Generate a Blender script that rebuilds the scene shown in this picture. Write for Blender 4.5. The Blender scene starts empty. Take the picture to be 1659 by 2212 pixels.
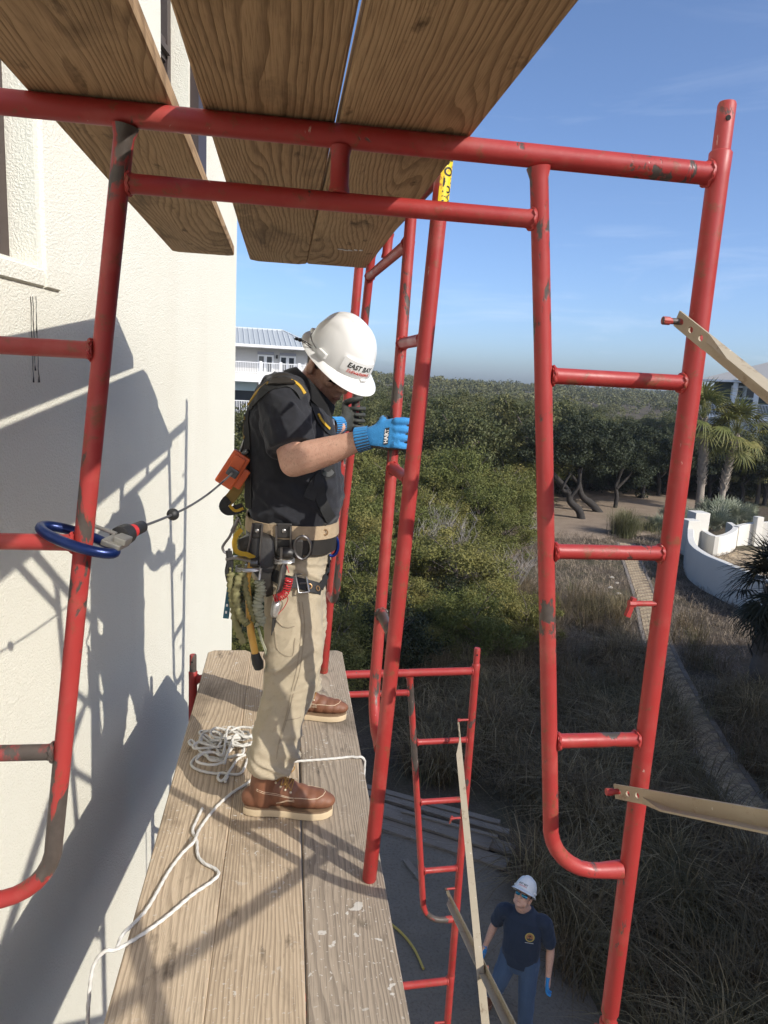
import bpy, bmesh, math, random
import numpy as np
from mathutils import Vector, Matrix, noise, Quaternion
from mathutils.bvhtree import BVHTree

random.seed(7)
RNG = np.random.default_rng(7)
SC = bpy.context.scene
COL = SC.collection
R = math.radians

# ------------------------------------------------------------------ camera
# Origin = the photographer's eye, +Y along the planks, +X away from the house, Z up.
YAW, PITCH, ROLL = R(8.41), R(10.54), R(3.02)
FPX, CX, CY = 1533.0, 829.5, 1106.0
_f = Vector((math.sin(YAW) * math.cos(PITCH), math.cos(YAW) * math.cos(PITCH), -math.sin(PITCH)))
_r = Vector((math.cos(YAW), -math.sin(YAW), 0))
_u = _r.cross(_f)
CR = _r * math.cos(ROLL) + _u * math.sin(ROLL)
CU = -_r * math.sin(ROLL) + _u * math.cos(ROLL)
CF = _f
cam_data = bpy.data.cameras.new('camera')
cam_data.sensor_fit = 'HORIZONTAL'
cam_data.sensor_width = 24.0
cam_data.lens = FPX / 1659.0 * 24.0
cam_data.clip_start = 0.05
cam_data.clip_end = 4000
cam = bpy.data.objects.new('camera', cam_data)
COL.objects.link(cam)
cam.matrix_world = Matrix(((CR.x, CU.x, -CF.x, 0), (CR.y, CU.y, -CF.y, 0), (CR.z, CU.z, -CF.z, 0), (0, 0, 0, 1)))
SC.camera = cam

# ------------------------------------------------------------------ light
SUN_TRAVEL = Vector((-1.055, 1.087, -1.0)).normalized()      # from shadows on the wall
to_sun = -SUN_TRAVEL
sun_el = math.asin(to_sun.z)
sun_az = math.atan2(to_sun.x, to_sun.y)                       # clockwise from +Y
sd = bpy.data.lights.new('sun', 'SUN')
sd.energy = 2.95
sd.angle = R(0.53)
sd.color = (1.0, 0.95, 0.865)
sun = bpy.data.objects.new('sun', sd)
COL.objects.link(sun)
sun.rotation_mode = 'QUATERNION'
sun.rotation_quaternion = SUN_TRAVEL.to_track_quat('-Z', 'Y')

world = bpy.data.worlds.new('World')
SC.world = world
world.use_nodes = True
wt = world.node_tree
wt.nodes.clear()
def wn(t, **k):
    n = wt.nodes.new(t)
    for a, b in k.items(): setattr(n, a, b)
    return n
sky = wn('ShaderNodeTexSky', sky_type='NISHITA', sun_disc=False, sun_elevation=sun_el, sun_rotation=sun_az,
         altitude=10.0, air_density=0.66, dust_density=1.9, ozone_density=4.4)
tc = wn('ShaderNodeTexCoord')
mp = wn('ShaderNodeMapping'); mp.inputs['Scale'].default_value = (1.0, 1.0, 7.0); mp.inputs['Rotation'].default_value = (0.06, 0.04, 0.3)
n1 = wn('ShaderNodeTexNoise'); n1.inputs['Scale'].default_value = 2.6; n1.inputs['Detail'].default_value = 7; n1.inputs['Roughness'].default_value = 0.62
n1.inputs['Distortion'].default_value = 0.5
cr = wn('ShaderNodeValToRGB'); cr.color_ramp.elements[0].position = 0.53; cr.color_ramp.elements[1].position = 0.86
cr.color_ramp.elements[1].color = (0.42, 0.42, 0.42, 1)
sep = wn('ShaderNodeSeparateXYZ')
mr = wn('ShaderNodeMapRange'); mr.inputs[1].default_value = 0.55; mr.inputs[2].default_value = 0.02
mix = wn('ShaderNodeMixRGB'); mix.inputs[2].default_value = (4.6, 5.0, 5.6, 1)
mul = wn('ShaderNodeMath', operation='MULTIPLY')
bg = wn('ShaderNodeBackground'); bg.inputs['Strength'].default_value = 0.15
wo = wn('ShaderNodeOutputWorld')
L = wt.links.new
L(tc.outputs['Generated'], mp.inputs[0]); L(mp.outputs[0], n1.inputs[0]); L(n1.outputs[0], cr.inputs[0])
L(tc.outputs['Generated'], sep.inputs[0]); L(sep.outputs[2], mr.inputs[0])
L(cr.outputs[0], mul.inputs[0]); L(mr.outputs[0], mul.inputs[1]); L(mul.outputs[0], mix.inputs[0])
L(sky.outputs[0], mix.inputs[1]); L(mix.outputs[0], bg.inputs[0]); L(bg.outputs[0], wo.inputs[0])

SC.view_settings.view_transform = 'Standard'
SC.view_settings.look = 'None'
SC.view_settings.exposure = 0.6
SC.view_settings.gamma = 1.0
SC.view_settings.use_curve_mapping = False
SC.render.engine = 'CYCLES'
SC.cycles.max_bounces = 8
SC.cycles.diffuse_bounces = 4
SC.cycles.glossy_bounces = 3
SC.cycles.transmission_bounces = 4
SC.cycles.transparent_max_bounces = 6
try:
    SC.cycles.use_denoising = True
except Exception:
    pass

G = -7.35           # the ground below the eye
DECK = -1.5         # top of the lower planks

# ------------------------------------------------------------------ helpers
def ray(x, y):
    return CF + CR * ((x - CX) / FPX) - CU * ((y - CY) / FPX)
def at(x, y, axis, val):
    d = ray(x, y); return d * (val / d[axis])
def atY(x, y, Y): return at(x, y, 1, Y)
def atZ(x, y, Z): return at(x, y, 2, Z)
def atD(x, y, dist): return ray(x, y) * dist
def lerp(a, b, t): return a + (b - a) * t

def tag(o, label=None, cat=None, group=None, kind=None):
    if label: o['label'] = label
    if cat: o['category'] = cat
    if group: o['group'] = group
    if kind: o['kind'] = kind
    return o
def thing(name, label, cat, loc=(0, 0, 0), rotz=0.0, group=None):
    o = bpy.data.objects.new(name, None)
    o.empty_display_size = 0.1
    COL.objects.link(o); o.location = loc; o.rotation_euler = (0, 0, rotz)
    return tag(o, label, cat, group)
def put(name, me, mat, parent=None, label=None, kind=None):
    if mat and not me.materials: me.materials.append(mat)
    o = bpy.data.objects.new(name, me)
    COL.objects.link(o)
    if parent: o.parent = parent
    if label: o['label'] = label
    if kind: o['kind'] = kind
    return o
KIDS = {}
def copy_tree(o, parent=None):
    c = o.copy(); COL.objects.link(c)
    if parent: c.parent = parent
    for ch in list(o.children): copy_tree(ch, c)
    return c
def np_mesh(name, V, F, smooth=False):
    V = np.asarray(V, np.float32); F = np.asarray(F, np.int32)
    me = bpy.data.meshes.new(name)
    k = F.shape[1]
    me.vertices.add(len(V)); me.vertices.foreach_set('co', V.ravel())
    me.loops.add(F.size); me.loops.foreach_set('vertex_index', F.ravel())
    me.polygons.add(len(F)); me.polygons.foreach_set('loop_start', np.arange(0, F.size, k, dtype=np.int32))
    me.polygons.foreach_set('use_smooth', np.full(len(F), smooth, bool))
    me.update(calc_edges=True)
    return me
def shade(me, smooth=True):
    me.polygons.foreach_set('use_smooth', [smooth] * len(me.polygons)); me.update()
    return me

def frames(pts):
    """parallel-transport frames along a polyline"""
    n = len(pts); T = []
    for i in range(n):
        a = pts[max(0, i - 1)]; b = pts[min(n - 1, i + 1)]
        t = (b - a); T.append(t.normalized() if t.length > 1e-9 else Vector((0, 0, 1)))
    ref = Vector((0, 0, 1)) if abs(T[0].z) < 0.9 else Vector((1, 0, 0))
    N = [(ref - T[0] * ref.dot(T[0])).normalized()]
    for i in range(1, n):
        q = T[i - 1].rotation_difference(T[i]); v = q @ N[-1]
        N.append((v - T[i] * v.dot(T[i])).normalized())
    return T, N, [T[i].cross(N[i]) for i in range(n)]
def smooth_path(pts, n=8):
    """Catmull-Rom through the points"""
    P = [Vector(p) for p in pts]
    if len(P) < 3: return P
    out = []
    for i in range(len(P) - 1):
        p0 = P[max(0, i - 1)]; p1 = P[i]; p2 = P[i + 1]; p3 = P[min(len(P) - 1, i + 2)]
        for k in range(n):
            t = k / n
            out.append(0.5 * ((2 * p1) + (p2 - p0) * t + (2 * p0 - 5 * p1 + 4 * p2 - p3) * t * t + (3 * p1 - p0 - 3 * p2 + p3) * t ** 3))
    out.append(P[-1])
    return out

class MB:
    def __init__(s): s.v = []; s.f = []; s.m = []
    def add(s, V, F, mi=0):
        o = len(s.v); s.v += [tuple(p) for p in V]
        s.f += [tuple(i + o for i in f) for f in F]; s.m += [mi] * len(F)
        return s
    def box(s, c, size, M=None, mi=0):
        x, y, z = [k / 2 for k in size]
        P = [Vector((a * x, b * y, d * z)) for a, b, d in ((-1,-1,-1),(1,-1,-1),(1,1,-1),(-1,1,-1),(-1,-1,1),(1,-1,1),(1,1,1),(-1,1,1))]
        if M is not None: P = [M @ p for p in P]
        c = Vector(c)
        return s.add([p + c for p in P], [(0,3,2,1),(4,5,6,7),(0,1,5,4),(1,2,6,5),(2,3,7,6),(3,0,4,7)], mi)
    def box2(s, a, b, mi=0):
        a = Vector(a); b = Vector(b); return s.box((a + b) / 2, [abs(k) for k in (b - a)], None, mi)
    def beam(s, a, b, w, h, up=(0, 0, 1), mi=0):
        a = Vector(a); b = Vector(b); d = b - a; x = d.normalized(); u = Vector(up); y = u.cross(x)
        if y.length < 1e-5: y = Vector((1, 0, 0))
        y.normalize(); z = x.cross(y)
        M = Matrix((x, y, z)).transposed()
        return s.box((a + b) / 2, (d.length, w, h), M, mi)
    def tube(s, pts, r, seg=12, cap=True, mi=0, sx=1.0, sy=1.0, twist=0.0):
        P = [Vector(p) for p in pts]; n = len(P)
        rr = r if isinstance(r, (list, tuple)) else [r] * n
        T, N, B = frames(P); V = []
        for i in range(n):
            for k in range(seg):
                a = 2 * math.pi * k / seg + twist * i
                V.append(P[i] + N[i] * (math.cos(a) * rr[i] * sx) + B[i] * (math.sin(a) * rr[i] * sy))
        F = [(i * seg + k, i * seg + (k + 1) % seg, (i + 1) * seg + (k + 1) % seg, (i + 1) * seg + k) for i in range(n - 1) for k in range(seg)]
        if cap: F += [tuple(range(seg - 1, -1, -1)), tuple((n - 1) * seg + k for k in range(seg))]
        return s.add(V, F, mi)
    def loft(s, rings, cap=True, mi=0):
        n = len(rings); seg = len(rings[0]); V = [p for r in rings for p in r]
        F = [(i * seg + k, i * seg + (k + 1) % seg, (i + 1) * seg + (k + 1) % seg, (i + 1) * seg + k) for i in range(n - 1) for k in range(seg)]
        if cap: F += [tuple(range(seg - 1, -1, -1)), tuple((n - 1) * seg + k for k in range(seg))]
        return s.add(V, F, mi)
    def ball(s, c, r, seg=16, rings=10, M=None, mi=0):
        r = Vector(r) if not isinstance(r, (int, float)) else Vector((r, r, r)); c = Vector(c)
        V = []; F = []
        for i in range(1, rings):
            th = math.pi * i / rings
            for k in range(seg):
                ph = 2 * math.pi * k / seg
                p = Vector((r.x * math.sin(th) * math.cos(ph), r.y * math.sin(th) * math.sin(ph), r.z * math.cos(th)))
                V.append((M @ p if M is not None else p) + c)
        F = [(i * seg + k, i * seg + (k + 1) % seg, (i + 1) * seg + (k + 1) % seg, (i + 1) * seg + k)[::-1] for i in range(rings - 2) for k in range(seg)]
        tp = Vector((0, 0, r.z)); bt = -tp
        V += [(M @ tp if M is not None else tp) + c, (M @ bt if M is not None else bt) + c]; a = len(V) - 2; b = a + 1
        F += [(k, (k + 1) % seg, a)[::1] for k in range(seg)]
        o = (rings - 2) * seg
        F += [(o + (k + 1) % seg, o + k, b) for k in range(seg)]
        return s.add(V, F, mi)
    def ribbon(s, pts, normals, w, th, mi=0):
        """flat strap of width w and thickness th along pts; normals point away from what it lies on"""
        P = [Vector(p) for p in pts]; n = len(P); rings = []
        for i in range(n):
            t = (P[min(n - 1, i + 1)] - P[max(0, i - 1)]).normalized(); nn = Vector(normals[i]); nn = (nn - t * nn.dot(t)).normalized(); b = t.cross(nn)
            rings.append([P[i] - b * w / 2, P[i] + b * w / 2, P[i] + b * w / 2 + nn * th, P[i] - b * w / 2 + nn * th])
        return s.loft(rings, True, mi)
    def mesh(s, name, smooth=False, angle=None):
        me = bpy.data.meshes.new(name); me.from_pydata(s.v, [], s.f); me.update()
        if any(s.m): me.polygons.foreach_set('material_index', s.m)
        bm = bmesh.new(); bm.from_mesh(me); bmesh.ops.recalc_face_normals(bm, faces=bm.faces)
        if smooth:
            for f in bm.faces: f.smooth = True
            lim = R(angle or 40)
            for e in bm.edges:
                if len(e.link_faces) == 2 and e.calc_face_angle(0) > lim: e.smooth = False
        bm.to_mesh(me); bm.free(); me.update()
        return me
    def build(s, name, mat, parent=None, smooth=False, label=None, rel=True, kind=None, bevel=0.0, angle=None):
        if parent is not None and rel and s.v:
            mw = inv_of(parent)
            s.v = [tuple(mw @ Vector(p)) for p in s.v]
        me = s.mesh(name, smooth, angle)
        mats = mat if isinstance(mat, (list, tuple)) else [mat]
        for m in mats: me.materials.append(m)
        if bevel: bevel_mesh(me, bevel)
        return put(name, me, None, parent, label, kind)
def bevel_mesh(me, w, seg=2):
    bm = bmesh.new(); bm.from_mesh(me)
    es = [e for e in bm.edges if len(e.link_faces) == 2 and e.calc_face_angle(0) > R(30)]
    bmesh.ops.bevel(bm, geom=es, offset=w, segments=seg, profile=0.6, affect='EDGES', clamp_overlap=True)
    bm.to_mesh(me); bm.free(); me.update()
def inv_of(o):
    M = Matrix.Identity(4)
    while o is not None:
        M = Matrix.LocRotScale(o.location, o.rotation_euler if o.rotation_mode != 'QUATERNION' else o.rotation_quaternion, o.scale) @ M
        o = o.parent
    return M.inverted()
def remesh(mb, name, voxel, smooth=6, factor=0.5):
    """one continuous surface from overlapping closed pieces"""
    me = mb.mesh(name)
    o = bpy.data.objects.new(name, me); COL.objects.link(o)
    m = o.modifiers.new('r', 'REMESH'); m.mode = 'VOXEL'; m.voxel_size = voxel
    if smooth:
        s = o.modifiers.new('s', 'SMOOTH'); s.iterations = smooth; s.factor = factor
    dg = bpy.context.evaluated_depsgraph_get(); dg.update()
    out = bpy.data.meshes.new_from_object(o.evaluated_get(dg))
    bpy.data.objects.remove(o); bpy.data.meshes.remove(me)
    out.name = name; shade(out)
    return out
def displace(me, fn):
    n = len(me.vertices); co = np.empty(n * 3, np.float32); me.vertices.foreach_get('co', co)
    no = np.empty(n * 3, np.float32); me.vertex_normals.foreach_get('vector', no)
    co = co.reshape(-1, 3); no = no.reshape(-1, 3)
    for i in range(n):
        d = fn(Vector(co[i]), Vector(no[i]))
        if d: co[i] += no[i] * d
    me.vertices.foreach_set('co', co.ravel()); me.update()
    return me
def to_parent(me, parent):
    me.transform(inv_of(parent)); return me
def bvh_of(me):
    return BVHTree.FromPolygons([v.co.copy() for v in me.vertices], [tuple(p.vertices) for p in me.polygons])
def text_mesh(name, body, size, shear=0.0, extrude=0.0, align='CENTER', space=1.0, bold=0.0):
    cu = bpy.data.curves.new(name, 'FONT'); cu.body = body; cu.size = size; cu.align_x = align; cu.align_y = 'CENTER'
    cu.shear = shear; cu.extrude = extrude; cu.space_character = space; cu.offset = bold; cu.resolution_u = 4
    o = bpy.data.objects.new(name, cu); COL.objects.link(o)
    dg = bpy.context.evaluated_depsgraph_get(); dg.update()
    me = bpy.data.meshes.new_from_object(o.evaluated_get(dg))
    bpy.data.objects.remove(o); bpy.data.curves.remove(cu)
    return me

# ------------------------------------------------------------------ materials
class NT:
    def __init__(s, name):
        s.mat = bpy.data.materials.new(name); s.mat.use_nodes = True
        s.t = s.mat.node_tree; s.t.nodes.clear()
        s.out = s.t.nodes.new('ShaderNodeOutputMaterial')
        s.b = s.t.nodes.new('ShaderNodeBsdfPrincipled'); s.t.links.new(s.b.outputs[0], s.out.inputs[0])
    def n(s, typ, ins=None, **k):
        n = s.t.nodes.new(typ)
        for a, b in k.items(): setattr(n, a, b)
        for a, b in (ins or {}).items(): s.set(n, a, b)
        return n
    def set(s, n, a, b):
        i = n.inputs[a]
        if hasattr(b, 'links') or hasattr(b, 'is_linked') and hasattr(b, 'node'): s.t.links.new(b, i)
        elif isinstance(b, (tuple, list)) and len(b) == 3 and i.type == 'RGBA': i.default_value = (*b, 1)
        else: i.default_value = b
    def coord(s, scale=(1, 1, 1), kind='Object', rnd=0.0, rot=(0, 0, 0)):
        tc = s.n('ShaderNodeTexCoord'); m = s.n('ShaderNodeMapping', {'Scale': scale, 'Rotation': rot}); s.t.links.new(tc.outputs[kind], m.inputs[0])
        if rnd:
            oi = s.n('ShaderNodeObjectInfo'); mu = s.n('ShaderNodeMath', {0: oi.outputs['Random'], 1: rnd}, operation='MULTIPLY')
            cb = s.n('ShaderNodeCombineXYZ', {0: mu.outputs[0], 1: mu.outputs[0], 2: mu.outputs[0]}); s.t.links.new(cb.outputs[0], m.inputs['Location'])
        return m.outputs[0]
    def noise(s, vec, scale, detail=4, rough=0.55, dist=0.0, out=0):
        n = s.n('ShaderNodeTexNoise', {'Scale': scale, 'Detail': detail, 'Roughness': rough, 'Distortion': dist})
        if vec is not None: s.t.links.new(vec, n.inputs['Vector'])
        return n.outputs[out]
    def ramp(s, fac, stops, interp='LINEAR'):
        r = s.n('ShaderNodeValToRGB', {0: fac}); r.color_ramp.interpolation = interp
        e = r.color_ramp.elements
        while len(e) < len(stops): e.new(0.5)
        for k, (p, c) in enumerate(stops):
            e[k].position = p; e[k].color = (*c, 1) if isinstance(c, (tuple, list)) else (c, c, c, 1)
        return r.outputs[0]
    def mix(s, fac, a, b, mode='MIX'):
        m = s.n('ShaderNodeMixRGB', blend_type=mode)
        for i, v in ((0, fac), (1, a), (2, b)): s.set(m, i, v)
        return m.outputs[0]
    def math(s, op, a, b=0.0):
        m = s.n('ShaderNodeMath', operation=op); s.set(m, 0, a); s.set(m, 1, b); return m.outputs[0]
    def bump(s, h, strength=0.3, dist=0.01, normal=None):
        b = s.n('ShaderNodeBump', {'Strength': strength, 'Distance': dist, 'Height': h})
        if normal is not None: s.t.links.new(normal, b.inputs['Normal'])
        s.t.links.new(b.outputs[0], s.b.inputs['Normal']); return b.outputs[0]
    def fin(s, base=None, rough=None, metal=None, spec=None, **k):
        for a, v in (('Base Color', base), ('Roughness', rough), ('Metallic', metal), ('Specular IOR Level', spec)):
            if v is not None: s.set(s.b, a, v)
        for a, v in k.items(): s.set(s.b, a.replace('_', ' '), v)
        return s.mat
M = {}
def simple(name, base, rough=0.6, metal=0.0, var=0.12, scale=30, bump=0.0, spec=None, bscale=None, **k):
    t = NT(name); v = t.coord(rnd=7.0)
    n = t.noise(v, scale, 4)
    c = t.mix(t.math('MULTIPLY', n, 1.0), tuple(x * (1 - var) for x in base), tuple(min(1, x * (1 + var)) for x in base))
    if bump: t.bump(t.noise(v, bscale or scale * 3, 3), bump, 0.004)
    M[name] = t.fin(c, rough, metal, spec, **k); return M[name]

# stucco -------------------------------------------------------------
t = NT('stucco'); v = t.coord()
big = t.noise(v, 0.8, 3); st = t.noise(t.coord((1.0, 1.0, 0.18)), 2.2, 5, 0.6)
c = t.mix(big, (0.79, 0.76, 0.635), (0.835, 0.81, 0.70))
c = t.mix(t.ramp(st, [(0.52, 0.0), (0.8, 0.40)]), c, (0.71, 0.65, 0.535))
h1 = t.noise(v, 120, 4, 0.62, 0.25); h2 = t.noise(v, 300, 2, 0.5)
t.bump(t.math('ADD', t.ramp(h1, [(0.30, 0.0), (0.62, 1.0)]), t.math('MULTIPLY', h2, 0.35)), 0.62, 0.0042)
M['stucco'] = t.fin(c, 0.92, 0, 0.2)
t = NT('white_render'); v = t.coord()
c = t.mix(t.noise(v, 1.2, 5), (0.60, 0.575, 0.51), (0.69, 0.665, 0.60)); t.bump(t.noise(v, 30, 4), 0.2, 0.01)
M['white_render'] = t.fin(c, 0.9, 0, 0.2)

# scaffold paint ------------------------------------------------------
def red_paint(name, chip_lo, chip_hi, base_a, base_b):
    t = NT(name); v = t.coord(rnd=31.0); oi = t.n('ShaderNodeObjectInfo')
    c = t.mix(t.noise(v, 4.0, 4), base_a, base_b)
    fade = t.ramp(t.noise(v, 9, 5, 0.65), [(0.52, 0.0), (0.76, 0.42)])
    c = t.mix(fade, c, (0.44, 0.13, 0.10))
    rust = t.ramp(t.noise(v, 26, 6, 0.7, 0.3), [(0.56, 0.0), (0.66, 0.8)])
    c = t.mix(rust, c, (0.20, 0.07, 0.035))
    chip = t.ramp(t.noise(t.coord((1, 1, 0.5), rnd=53.0), 7.5, 6, 0.62, 0.5), [(chip_lo, 0.0), (chip_hi, 1.0)])
    c = t.mix(chip, c, t.mix(t.noise(v, 40, 3), (0.040, 0.032, 0.028), (0.115, 0.092, 0.078)))
    pale = t.ramp(t.noise(t.coord((1, 1, 0.3), rnd=17.0), 42, 4, 0.7), [(0.69, 0.0), (0.73, 0.8)])
    c = t.mix(pale, c, (0.58, 0.44, 0.36))
    ro = t.ramp(t.noise(v, 14, 4), [(0.3, 0.36), (0.75, 0.58)])
    t.bump(t.math('ADD', t.math('MULTIPLY', chip, -0.8), t.math('ADD', t.math('MULTIPLY', rust, 0.35), t.math('MULTIPLY', t.noise(v, 60, 4), 0.5))), 0.35, 0.0022)
    M[name] = t.fin(c, ro, 0, 0.45)
red_paint('red_paint', 0.635, 0.653, (0.305, 0.025, 0.024), (0.39, 0.042, 0.036))
red_paint('worn_red_paint', 0.548, 0.57, (0.32, 0.030, 0.028), (0.395, 0.046, 0.04))
red_paint('blackened_red_paint', 0.36, 0.45, (0.36, 0.028, 0.030), (0.44, 0.04, 0.04))
t = NT('rusty_steel'); v = t.coord(rnd=3)
M['rusty_steel'] = t.fin(t.mix(t.noise(v, 40, 5, 0.7), (0.13, 0.05, 0.035), (0.30, 0.14, 0.09)), 0.8, 0.2); 
t = NT('brace_paint'); v = t.coord((1, 1, 1), rnd=11)
c = t.mix(t.noise(v, 7, 5, 0.6), (0.33, 0.275, 0.19), (0.44, 0.385, 0.29))
c = t.mix(t.ramp(t.noise(v, 24, 6, 0.7), [(0.58, 0), (0.7, 0.8)]), c, (0.17, 0.115, 0.07))
c = t.mix(t.ramp(t.noise(v, 50, 4, 0.7), [(0.68, 0), (0.72, 0.9)]), c, (0.62, 0.58, 0.5))
t.bump(t.noise(v, 50, 4), 0.2, 0.002)
M['brace_paint'] = t.fin(c, 0.62, 0.1, 0.4)

# timber ---------------------------------------------------------------
def timber(name, pale, mid, dark, stain, splat, rough=0.85, bumpk=0.5, swirl=26.0):
    t = NT(name)
    # growth rings: noise-warped distance from a pith line that runs along the board
    tc = t.n('ShaderNodeTexCoord'); oi = t.n('ShaderNodeObjectInfo')
    rn = t.math('MULTIPLY', oi.outputs['Random'], 40.0)
    off = t.n('ShaderNodeCombineXYZ', {0: 0.0, 1: rn, 2: rn})
    ad = t.n('ShaderNodeVectorMath', {0: tc.outputs['Object'], 1: off.outputs[0]}, operation='ADD')
    vec = ad.outputs[0]
    mpp = t.n('ShaderNodeMapping', {'Scale': (1.0, 0.10, 1.0)}); t.t.links.new(vec, mpp.inputs[0])
    warp = t.noise(mpp.outputs[0], 3.6, 2, 0.4)
    mp2 = t.n('ShaderNodeMapping', {'Scale': (1.0, 0.22, 1.0)}); t.t.links.new(vec, mp2.inputs[0])
    warp2 = t.noise(mp2.outputs[0], 12, 3, 0.5)
    sx = t.n('ShaderNodeSeparateXYZ', {0: tc.outputs['Object']})
    x = t.math('MULTIPLY', sx.outputs[0], 70.0)
    arg = t.math('ADD', t.math('ADD', x, t.math('MULTIPLY', warp, swirl)), t.math('MULTIPLY', warp2, 2.0))
    ring = t.math('FRACT', arg, 0)
    ringc = t.ramp(ring, [(0.0, 0.15), (0.45, 0.25), (0.80, 0.95), (0.93, 1.0), (1.0, 0.15)])
    mp3 = t.n('ShaderNodeMapping', {'Scale': (1.0, 0.03, 1.0)}); t.t.links.new(vec, mp3.inputs[0])
    fib = t.noise(mp3.outputs[0], 330, 3, 0.6)
    broad = t.noise(mpp.outputs[0], 3.0, 4, 0.6)
    c = t.mix(broad, pale, mid)
    c = t.mix(t.math('MULTIPLY', ringc, t.ramp(broad, [(0.3, 0.38), (0.7, 0.75)])), c, dark)
    c = t.mix(t.ramp(fib, [(0.48, 0.0), (0.72, 0.55)]), c, dark)
    mp4 = t.n('ShaderNodeMapping', {'Scale': (1.0, 0.4, 1.0)}); t.t.links.new(vec, mp4.inputs[0])
    sn = t.ramp(t.noise(mp4.outputs[0], 5.5, 5, 0.62, 0.4), [(0.54, 0.0), (0.76, stain * .8)])
    c = t.mix(sn, c, tuple(k * 0.38 for k in dark))
    gr = t.ramp(t.noise(mp4.outputs[0], 16, 5, 0.6), [(0.62, 0.0), (0.74, stain * .9)])
    c = t.mix(gr, c, tuple(k * 0.35 for k in dark))
    if splat:
        sp = t.ramp(t.noise(vec, 30, 3, 0.5, 0.6), [(0.665, 0.0), (0.685, splat)])
        reg = t.ramp(t.noise(vec, 2.2, 2), [(0.42, 0.15), (0.6, 1.0)])
        c = t.mix(t.math('MULTIPLY', sp, reg), c, (0.62, 0.59, 0.53))
        sp2 = t.ramp(t.noise(vec, 85, 2, 0.5, 0.3), [(0.66, 0.0), (0.69, splat * 0.8)])
        c = t.mix(t.math('MULTIPLY', sp2, reg), c, (0.64, 0.6, 0.54))
    t.bump(t.math('ADD', t.math('MULTIPLY', ringc, 0.6), t.math('MULTIPLY', fib, -0.7)), bumpk, 0.0022)
    M[name] = t.fin(c, rough, 0, 0.25)
timber('deck_timber', (0.66, 0.535, 0.38), (0.47, 0.355, 0.235), (0.19, 0.138, 0.09), 0.85, 0.95)
timber('grey_deck_timber', (0.48, 0.40, 0.305), (0.33, 0.265, 0.195), (0.115, 0.09, 0.068), 0.95, 0.8)
timber('plank_timber', (0.56, 0.385, 0.215), (0.36, 0.225, 0.115), (0.125, 0.070, 0.033), 1.0, 0.0, swirl=44.0)
timber('board_timber', (0.30, 0.25, 0.2), (0.23, 0.19, 0.15), (0.10, 0.08, 0.06), 0.6, 0.3)

simple('dark_hole', (0.012, 0.011, 0.01), 0.9)
simple('steel', (0.45, 0.44, 0.42), 0.32, 0.9, 0.2, 25)
simple('dark_steel', (0.10, 0.10, 0.10), 0.38, 0.85, 0.3, 30)
simple('wet_steel', (0.25, 0.24, 0.23), 0.3, 0.9, 0.3, 30)
# ------------------------------------------------------------------ more materials for the setting
t = NT('ground'); v = t.coord()
a = t.noise(v, 0.35, 6, 0.6); b = t.noise(v, 3.2, 6, 0.65); d = t.noise(v, 22, 4, 0.6)
c = t.mix(b, (0.048, 0.036, 0.026), (0.125, 0.098, 0.072)); c = t.mix(t.ramp(d, [(0.45, 0.0), (0.75, 0.5)]), c, (0.20, 0.16, 0.12))  # mulch browns lowered further to deepen the yard's shade
c = t.mix(t.ramp(a, [(0.45, 0.0), (0.62, 0.5)]), c, (0.10, 0.10, 0.055))
t.bump(t.math('ADD', b, d), 0.8, 0.05)
M['ground'] = t.fin(c, 0.95, 0, 0.1)
t = NT('sand'); v = t.coord()
b = t.noise(v, 2.6, 6, 0.65); d = t.noise(v, 26, 5, 0.65)
c = t.mix(b, (0.15, 0.128, 0.10), (0.25, 0.218, 0.175)); c = t.mix(t.ramp(d, [(0.5, 0.0), (0.72, 0.7)]), c, (0.10, 0.083, 0.065))  # sand tone lowered to deepen the shade below the scaffold
t.bump(t.math('ADD', b, t.math('MULTIPLY', d, 0.6)), 0.9, 0.04)
M['sand'] = t.fin(c, 0.95, 0, 0.1)
t = NT('forest_floor'); v = t.coord()
c = t.mix(t.noise(v, 1.4, 5), (0.19, 0.14, 0.10), (0.33, 0.265, 0.20)); t.bump(t.noise(v, 9, 4), 0.6, 0.04)
M['forest_floor'] = t.fin(c, 0.95, 0, 0.1)
def paver_mat(name, a, b):
    t = NT(name); v = t.coord(rnd=9); oi = t.n('ShaderNodeObjectInfo'); ge = t.n('ShaderNodeNewGeometry')
    r = t.math('FRACT', t.math('ADD', oi.outputs['Random'], ge.outputs['Random Per Island']))
    c = t.mix(r, a, b); c = t.mix(t.math('MULTIPLY', t.noise(v, 18, 4), 0.5), c, tuple(k * 0.6 for k in a)); t.bump(t.noise(v, 60, 4), 0.3, 0.004)
    M[name] = t.fin(c, 0.9, 0, 0.15)
paver_mat('tan_paver', (0.42, 0.325, 0.21), (0.55, 0.43, 0.285))
paver_mat('grey_paver', (0.22, 0.19, 0.16), (0.31, 0.27, 0.23))
simple('bronze_frame', (0.075, 0.055, 0.05), 0.45, 0.3)
t = NT('window_glass'); M['window_glass'] = t.fin((0.30, 0.42, 0.46), 0.06, 0.0, 0.8)
t = NT('dark_glass'); M['dark_glass'] = t.fin((0.035, 0.042, 0.05), 0.08, 0.0, 0.7)
simple('white_paint', (0.78, 0.78, 0.77), 0.6, 0, 0.04)
simple('grey_siding', (0.50, 0.49, 0.47), 0.8, 0, 0.04)
simple('green_siding', (0.055, 0.075, 0.07), 0.75, 0, 0.08)
simple('pale_screen', (0.42, 0.52, 0.53), 0.5, 0, 0.06)
simple('metal_roof', (0.44, 0.47, 0.47), 0.55, 0.15, 0.05, 3)
simple('roof_seam', (0.60, 0.62, 0.61), 0.5, 0.15, 0.04, 3)
simple('grey_roof', (0.34, 0.33, 0.31), 0.7, 0.0, 0.08, 3)

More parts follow.
